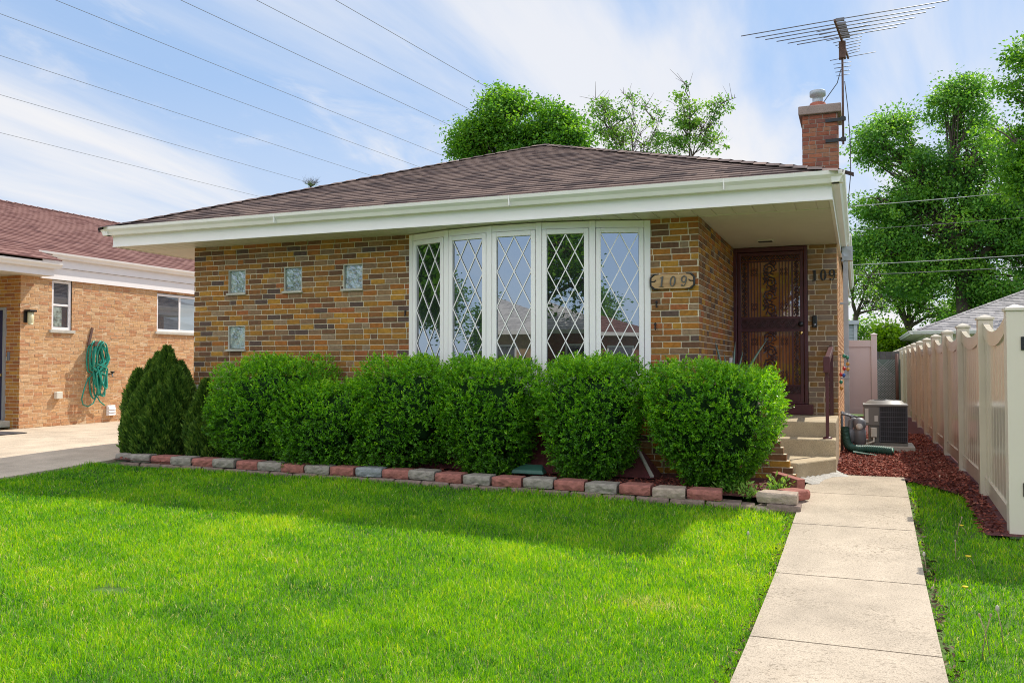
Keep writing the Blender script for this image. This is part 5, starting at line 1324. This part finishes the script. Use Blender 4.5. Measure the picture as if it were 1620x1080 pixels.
tree('thin_tree', 'thin twiggy tree between the downspout and the garage', 'tree', gp(1352, 40), ft(1354, 500, 40),
     [lobe(1352, 450, 40, 20, 30, 16), lobe(1372, 480, 40, 26, 22, 12), lobe(1348, 410, 40, 22, 30, 22), lobe(1395, 490, 40, 22, 20, 10), lobe(1375, 440, 40, 30, 30, 16)], M['leafD'], (.15, .10), 18, .16, .4, seed=8, drop=.8, bare=16)
tree('lime_shrub', 'bright lime green bush above the dark board fence', 'shrub', gp(1404, 30), ft(1404, 560, 30), [lobe(1405, 528, 30, 22, 20, 60), lobe(1420, 545, 30, 20, 22, 50), lobe(1388, 550, 30, 16, 18, 40)], M['leafC'], (.13, .10), 26, .08, .35, seed=9)
tree('far_shrub', 'dull green shrubbery far behind the shed', 'shrub', gp(1372, 48), ft(1372, 545, 48), [lobe(1370, 525, 48, 24, 26, 40), lobe(1350, 535, 48, 30, 26, 40), lobe(1440, 545, 48, 40, 20, 40)], M['leafD'], (.2, .13), 20, .1, .6, seed=10)

# ------------------------------------------------------------------ across the street (mirrored in the windows)
def far_house(x0, x1, y0, y1, wall, roofm, lab, ez_=2.9, sl=.42):
    t = tag(empty('brick_house', ((x0 + x1) / 2, y0, -.3)), lab, 'house')
    mb = MB(); mb.box(x0, x1, y1, y0, -.3, ez_); mb.build('wall', wall, t)
    mb = MB(); hip_roof(mb, x0 - .5, x1 + .5, y1 - .5, y0 + .5, ez_ + .12, sl, dr=.32, v_row=.35); mb.build('roof', roofm, t)
    mb = MB(); mb.box(x0 - .55, x1 + .55, y1 - .55, y0 + .55, ez_ - .08, ez_ + .12); mb.build('fascia', M['white'], t)
    for u in (.18, .55, .82):
        mb = MB(); xc = x0 + (x1 - x0) * u; mb.box(xc - .8, xc + .8, y0, y0 + .05, 1.0, 2.3); w = mb.build('window', M['white'], t)
        mb = MB(); mb.box(xc - .7, xc + .7, y0 + .05, y0 + .06, 1.1, 2.2); mb.build('pane', M['glass_plain'], w)
M['shingle_pale'] = shingle_mat('pale_grey_shingles', [(.28, .27, .275), (.40, .39, .39), (.50, .48, .475), (.58, .56, .55)], row=.35)
M['fbrick'] = plain('far_red_brick', (.30, .12, .08), .9, var=.25, scale=4); M['fbrick2'] = plain('far_tan_brick', (.42, .28, .17), .9, var=.25, scale=4)
far_house(-25, -14, -34, -46, M['fbrick2'], M['shingle_pale'], 'tan house with grey hip roof across the street, mirrored in the left panes')
far_house(-8.5, 1.5, -35, -47, M['fbrick'], M['shingle_pale'], 'red brick house with grey hip roof across the street, mirrored in middle panes')
far_house(6.5, 16, -36, -48, M['fbrick'], M['shingle_red'], 'red-roofed house across the street, mirrored in the right pane')
for i, (x, y, s, lab) in enumerate([(-22, -10.5, 1.0, 'leafy street tree mirrored in the leftmost pane'), (-2.5, -31, 1.15, 'large dark street tree mirrored in the fourth pane'), (17, -52, .85, 'tree behind the far houses mirrored in right pane'), (-30, -34, .62, 'low tree beside the far tan house mirrored in second pane'), (-33, -16, 1.2, 'broad tree far along the street to the left'), (27, -40, .8, 'tree at the far right across the street'), (-38, -20, .9, 'tree further down the street mirrored in leftmost pane'), (-27, -50, .85, 'tree behind the tan far house'), (8, -52, .8, 'tree in the gap behind the red-roofed far house'), (-44, -38, 1.0, 'tree at the far end of the street mirrored in second pane'), (-36, -43, .85, 'round tree beyond the tan far house, mirrored in second pane'), (-12.5, -52, 1.25, 'leafy tree behind the far houses mirrored in the third pane')]):
    L_ = [(x + dx * s, y + dy * s, z * s, 2.2 * s, 2.0 * s, 1.6 * s, 70) for dx, dy, z in ((0, 0, 8.5), (-2.4, .5, 6.4), (2.4, -.4, 6.6), (.6, 1.5, 5.6), (-.6, -1.5, 5.8), (0, 0, 10.3), (-1.2, 0, 4.4), (2.9, .6, 4.6), (-3.2, .4, 4.4))]
    tree('street_tree', lab, 'tree', (x, y, -.3), (x, y, 3.4 * s), L_, M['leafA'], (.26, .17), 34, .3, .85, seed=30 + i)

# ------------------------------------------------------------------ mulch chips
def chips(name, lab, n, fx_, zoff, tone_mu):
    P = fx_(n); n = len(P); A = rng.normal(size=(n, 3)) * [1, 1, .25]
    z = gz(P[:, 0], P[:, 1]) + zoff + rng.uniform(0, .018, n)
    P3 = np.stack([P[:, 0], P[:, 1], z], 1)
    V, F, T = cards(P3, A, rng.uniform(.02, .06, n), rng.uniform(.008, .020, n), np.clip(tone_mu + .25 * rng.normal(size=n), 0, 1), .3)
    o = np_mesh(name, V, F, None, T, M['mulch']); tag(o, lab, 'mulch', None, 'stuff'); return o
chips('mulch', 'red bark mulch chips over the side yard', 15000, lambda n: np.stack([rng.uniform(1.36, 2.64, n), .84 + rng.uniform(0, 1, n) ** 1.6 * 6.5], 1), .006, .48)
def strip(n):
    P = np.stack([rng.uniform(2.08, 2.66, n), rng.uniform(-1.62, .84, n)], 1); return P[P[:, 0] > 2.48 - .55 * np.clip(P[:, 1] + .2, 0, 2)]
chips('mulch', 'brown bark bits along the foot of the fence', 2600, strip, .006, .25)
chips('mulch', 'dark red mulch chips in the bush bed', 5000, lambda n: np.stack([rng.uniform(-7.1, .9, n), rng.uniform(-.97, -.3, n)], 1), .056, .35)
M['mulch_red'] = M['mulch']; M['mulch'] = leaf_mat('leaf_litter', [(0, (.05, .032, .02)), (.5, (.14, .09, .055)), (1, (.42, .34, .25))], 0, .9, .2)
def litter(n):
    P = np.stack([np.where(np.arange(n) % 2 == 0, 2.02 + rng.uniform(.004, .065, n), 1.065 - rng.uniform(.004, .05, n)), rng.uniform(-8, .6, n)], 1)
    P[:, 0] += np.where(np.arange(n) % 2 == 0, .013, .010) * P[:, 1]; return P
chips('debris', 'brown leaf litter in the gaps beside the walkway', 900, litter, -.018, .3)

# ------------------------------------------------------------------ grass
def fbm(x, y, seed):
    r_ = np.random.default_rng(seed); s = np.zeros_like(x)
    for o in range(14):
        k = .5 * 1.32 ** o; a = r_.uniform(0, 6.28); ph = r_.uniform(0, 6.28)
        s += np.sin(k * (x * np.cos(a) + y * np.sin(a)) * 2 + ph) / (1 + .28 * o)
    return s / 3.2
def grass(name, lab, region, n_try, seed, wmul=1.0):
    g = np.random.default_rng(seed)
    x = g.uniform(region[0], region[1], n_try); y = g.uniform(region[2], region[3], n_try)
    d = np.hypot(x - CAM.x, y - CAM.y)
    keep = g.random(n_try) < np.clip((4.0 / np.maximum(d, 1.0)) ** 1.25, .16, 1)
    ok = ((x < WL_(y) + .002 + .012 * np.sin(y * 9) + .012 * np.sin(y * 31)) & (y < np.where(x < .42, -1.13 - (.40 - x) * -.0286, -1.22)) & (x > -7.46)) | ((x > WR_(y) + .025 + .02 * np.sin(y * 7) + .02 * np.sin(y * 23)) & (y < .62 - .9 * np.clip(x - 2.12, 0, 2) * 0 ) & ((x < 2.53 + .03 * np.sin(y * 5) - .55 * np.clip(y + .2, 0, 2)) | (y < -1.66))) | ((x < -13.3) & (y < -1))
    hole = np.hypot((x + 2.72) / .13, (y + 5.28) / .09) < 1
    keep &= ok & ~hole
    # camera wedge only (with a margin for a step to the side)
    vx = (x - CAM.x) * math.cos(TH) + (y - CAM.y) * math.sin(TH); vz = -(x - CAM.x) * math.sin(TH) + (y - CAM.y) * math.cos(TH)
    keep &= (vz > 1.2) & (np.abs(vx) < vz * .66 + 1.6)
    x, y, d = x[keep], y[keep], d[keep]; n = len(x)
    z = gz(x, y) - .03
    f1 = fbm(x, y, 5); f2 = fbm(x * 3.1, y * 3.1, 6); tuft = np.clip(fbm(x * 1.7, y * 1.7, 9) - .75, 0, 1)
    h = (.045 + .009 * f1 + .011 * f2 + .035 * tuft) * g.uniform(.65, 1.25, n)
    edge = np.exp(-np.abs(y + 1.17) / .05) * (x < .9); h *= 1 + .75 * edge
    w = (.0029 + .00047 * np.maximum(d - 3, 0)) * g.uniform(.6, 1.3, n) * np.where(g.random(n) < .05, 1.8, 1) * wmul
    a = g.uniform(0, 2 * np.pi, n); lean = g.uniform(.15, .95, n) ; la = g.uniform(0, 2 * np.pi, n) + f1 * .8
    side = np.stack([np.cos(a), np.sin(a), np.zeros(n)], 1) * (w / 2)[:, None]
    ld = np.stack([np.cos(la), np.sin(la), np.zeros(n)], 1)
    b = np.stack([x, y, z], 1); up = np.array([0, 0, 1.0])
    m = b + ld * (h * lean * .35)[:, None] + up * (h * .58)[:, None]
    t = b + ld * (h * lean)[:, None] + up * (h * (1 - .25 * lean))[:, None]
    V = np.stack([b - side, b + side, m + side * .85, m - side * .85, t], 1).reshape(-1, 3)
    i = np.arange(n)[:, None] * 5
    F4 = i + np.array([[0, 1, 2, 3]]); F3 = i + np.array([[3, 2, 4]])
    f3 = fbm(x * 7, y * 7, 12); tone = np.clip(.49 + .15 * f1 + .15 * f2 + .12 * f3 - .30 * tuft + .19 * g.normal(size=n), 0, .9)
    dry = g.random(n) < np.clip(.022 + .045 * np.clip(fbm(x * .9, y * .9, 21), 0, 1) + .5 * np.exp(-(((x - .38) / .22) ** 2 + ((y + 4.15) / .10) ** 2)), 0, 1)
    tone = np.where(dry, g.uniform(.92, 1, n), tone)
    o = np_mesh(name, V, F4, F3, np.repeat(tone, 5), M['grass']); tag(o, lab, 'grass', None, 'stuff'); return o
grass('grass', 'lush green lawn grass before the house', (-14.5, 1.08, -8.3, -1.0), 1350000, 1)
grass('grass', 'green grass strip between walkway and fence', (1.90, 6.5, -8.0, .74), 370000, 2)

# dandelions and stalks
def dandelion(x, y, h, kind, lab):
    z = gzf(x, y) - .02; t = tag(empty('dandelion', (x, y, z)), lab, 'dandelion', 'dandelions in the grass')
    dx = rnd.uniform(-.05, .05)
    mb = MB(); mb.tube([(x, y, z), (x + dx * .4, y, z + h * .6), (x + dx, y + .01, z + h)], .0024, 5); mb.build('stem', M['stem'], t)
    mb = MB(); r = .010
    if kind == 'puff': mb.lathe((x + dx, y + .01, z + h - .006), [(.002, 0), (r * .8, .006), (r, .016), (r * .75, .027), (.002, .033)], 10); mb.build('seed_head', M['puff'], t)
    elif kind == 'yellow': mb.lathe((x + dx, y + .01, z + h - .002), [(.003, 0), (.018, .006), (.019, .010), (.003, .013)], 12); mb.build('flower', M['yellow'], t)
    else: mb.lathe((x + dx, y + .01, z + h), [(.004, 0), (.007, .006), (.005, .014), (.001, .016)], 8); mb.build('bud', M['stem'], t)
def gd(px, py):
    p = at(px, py, -3)
    d = _f + _r * ((px - 810) / FPX) + _u * ((540 - py) / FPX); s = 1.4 / -d.z
    for _ in range(6): q = CAM + d * s; s = (1.2 - gzf(q.x, q.y)) / -d.z
    return q.x, q.y
for px, py, h, kind, lab in [(1183, 862, .10, 'puff', 'white dandelion puff in the lawn left of the walkway'), (1466, 905, .13, 'puff', 'white dandelion puff leaning at the right walkway edge'), (1530, 842, .07, 'yellow', 'yellow dandelion flower nearest to the fence'), (1543, 893, .07, 'yellow', 'yellow dandelion flower at the edge of fence shade'), (1513, 850, .17, 'bud', 'tall bare dandelion stalk upright in the right grass strip'), (1512, 884, .14, 'bud', 'second bare stalk in front of the tall one'), (1553, 1038, .22, 'bud', 'bare stalk leaning left in the near right lawn'), (1566, 1030, .19, 'bud', 'short bare stalk between two near right stalks'), (1588, 1022, .20, 'puff', 'pale-headed stalk rightmost in the near right lawn'), (1540, 938, .05, 'yellow', 'small yellow flower low in the sunlit right grass')]:
    x, y = gd(px, py); dandelion(x, y, h, kind, lab)
# ------------------------------------------------------------------ sky and sun
SD = Vector((1.26, 2.37, 3.25)).normalized()
el = math.asin(SD.z); az = math.atan2(SD.x, SD.y)
W = bpy.data.worlds.new('World'); S.world = W; W.use_nodes = True
nt = W.node_tree; N = nt.nodes; L = nt.links
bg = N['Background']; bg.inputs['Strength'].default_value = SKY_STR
sk = N.new('ShaderNodeTexSky'); sk.sky_type = 'NISHITA'; sk.sun_disc = False
sk.sun_elevation = el; sk.sun_rotation = az; sk.air_density = 1.0; sk.dust_density = .6; sk.ozone_density = 1.5
tc = N.new('ShaderNodeTexCoord')
sx = N.new('ShaderNodeSeparateXYZ'); L.new(tc.outputs['Generated'], sx.inputs['Vector'])
mz = N.new('ShaderNodeMath'); mz.operation = 'MAXIMUM'; mz.inputs[1].default_value = 0.0; L.new(sx.outputs['Z'], mz.inputs[0])
az_ = N.new('ShaderNodeMath'); az_.operation = 'ADD'; az_.inputs[1].default_value = .13; L.new(mz.outputs[0], az_.inputs[0])
def div(o):
    d = N.new('ShaderNodeMath'); d.operation = 'DIVIDE'; L.new(o, d.inputs[0]); L.new(az_.outputs[0], d.inputs[1]); return d.outputs[0]
cb = N.new('ShaderNodeCombineXYZ'); L.new(div(sx.outputs['X']), cb.inputs['X']); L.new(div(sx.outputs['Y']), cb.inputs['Y'])
def cloud(scale, rot, sc, detail, lo, hi, seed, dist=.6, rough=.6):
    mp = N.new('ShaderNodeMapping'); mp.inputs['Rotation'].default_value = (0, 0, rot); mp.inputs['Scale'].default_value = sc
    mp.inputs['Location'].default_value = (seed, seed * 1.7, seed * .3)
    L.new(cb.outputs['Vector'], mp.inputs['Vector'])
    n = N.new('ShaderNodeTexNoise'); n.inputs['Scale'].default_value = scale; n.inputs['Detail'].default_value = detail
    n.inputs['Roughness'].default_value = rough; n.inputs['Distortion'].default_value = dist
    L.new(mp.outputs['Vector'], n.inputs['Vector'])
    r = N.new('ShaderNodeValToRGB'); r.color_ramp.elements[0].position = lo; r.color_ramp.elements[1].position = hi
    r.color_ramp.interpolation = 'EASE'
    L.new(n.outputs['Fac'], r.inputs['Fac']); return r.outputs['Color']
c1 = cloud(1.0, R(10), (1.5, .42, 1), 9, .42, .68, 33.9, .5, .55)
c2 = cloud(2.0, R(-25), (1.6, .8, 1), 8, .50, .74, 8.4, .4)
mx1 = N.new('ShaderNodeMath'); mx1.operation = 'MAXIMUM'; L.new(c1, mx1.inputs[0])
k2 = N.new('ShaderNodeMath'); k2.operation = 'MULTIPLY'; k2.inputs[1].default_value = .75; L.new(c2, k2.inputs[0]); L.new(k2.outputs[0], mx1.inputs[1])
# low sky opposite the sun is blue; thin high cloud on the sun's side
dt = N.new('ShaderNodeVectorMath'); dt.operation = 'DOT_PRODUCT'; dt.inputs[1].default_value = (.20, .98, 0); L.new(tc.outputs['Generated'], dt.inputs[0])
def mrange(o, a, b, c, d):
    m = N.new('ShaderNodeMapRange'); m.inputs['From Min'].default_value = a; m.inputs['From Max'].default_value = b
    m.inputs['To Min'].default_value = c; m.inputs['To Max'].default_value = d; L.new(o, m.inputs['Value']); return m.outputs['Result']
def mul(a, b):
    m = N.new('ShaderNodeMath'); m.operation = 'MULTIPLY'; L.new(a, m.inputs[0])
    if isinstance(b, float): m.inputs[1].default_value = b
    else: L.new(b, m.inputs[1])
    return m.outputs[0]
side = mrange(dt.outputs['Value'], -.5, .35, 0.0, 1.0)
hz = mul(mrange(mz.outputs[0], 0, .30, .74, .05), mrange(side, 0, 1, .02, .9))
hi = mrange(mz.outputs[0], .16, .45, .08, .95)
w0 = mul(hi, mrange(side, 0, 1, 1.0, 0.0))  # white cloud added above it, behind the camera, as neutral fill for the facade
c0 = mul(mx1.outputs[0], mrange(side, 0, 1, .22, .78))
ca = N.new('ShaderNodeMath'); ca.operation = 'MAXIMUM'; L.new(c0, ca.inputs[0]); L.new(w0, ca.inputs[1]); cl = ca.outputs[0]
mx2 = N.new('ShaderNodeMath'); mx2.operation = 'ADD'; mx2.use_clamp = True; L.new(cl, mx2.inputs[0]); L.new(hz, mx2.inputs[1])
base = N.new('ShaderNodeMix'); base.data_type = 'RGBA'; base.inputs['Factor'].default_value = .8
L.new(sk.outputs['Color'], base.inputs['A']); base.inputs['B'].default_value = BLUE
mix = N.new('ShaderNodeMix'); mix.data_type = 'RGBA'; L.new(mx2.outputs[0], mix.inputs['Factor'])
L.new(base.outputs['Result'], mix.inputs['A']); mix.inputs['B'].default_value = CLOUD
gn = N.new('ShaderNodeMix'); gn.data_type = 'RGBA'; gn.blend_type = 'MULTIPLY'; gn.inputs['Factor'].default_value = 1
L.new(mix.outputs['Result'], gn.inputs['A']); L.new(mrange(side, 0, 1, 1.8, 1.0), gn.inputs['B'])  # half of the sky behind the camera brightened to fill the shaded facade
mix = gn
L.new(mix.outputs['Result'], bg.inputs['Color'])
sd = bpy.data.lights.new('sun', 'SUN'); sd.energy = SUN_STR; sd.angle = R(.5); sd.color = (1, .94, .83)
so = bpy.data.objects.new('sun', sd); COL.objects.link(so); so.location = (6, 10, 20)
so.rotation_euler = (-SD).to_track_quat('-Z', 'Y').to_euler()
S.view_settings.view_transform = 'Standard'; S.view_settings.look = 'None'
S.view_settings.exposure = EXPO; S.view_settings.gamma = 1; S.view_settings.use_curve_mapping = False
S.cycles.max_bounces = 8; S.cycles.transparent_max_bounces = 8; S.cycles.diffuse_bounces = 4; S.cycles.glossy_bounces = 4
S.cycles.use_denoising = True; S.cycles.denoiser = 'OPENIMAGEDENOISE'; S.cycles.denoising_input_passes = 'RGB_ALBEDO_NORMAL'; S.cycles.denoising_prefilter = 'NONE'; S.cycles.use_adaptive_sampling = False
try: S.cycles.sampling_pattern = 'BLUE_NOISE'
except Exception: pass
W.cycles.sampling_method = 'MANUAL'; W.cycles.sample_map_resolution = 1024
S.cycles.sample_clamp_direct = 12; S.cycles.filter_width = 1.0
S.cycles.sample_clamp_indirect = 8
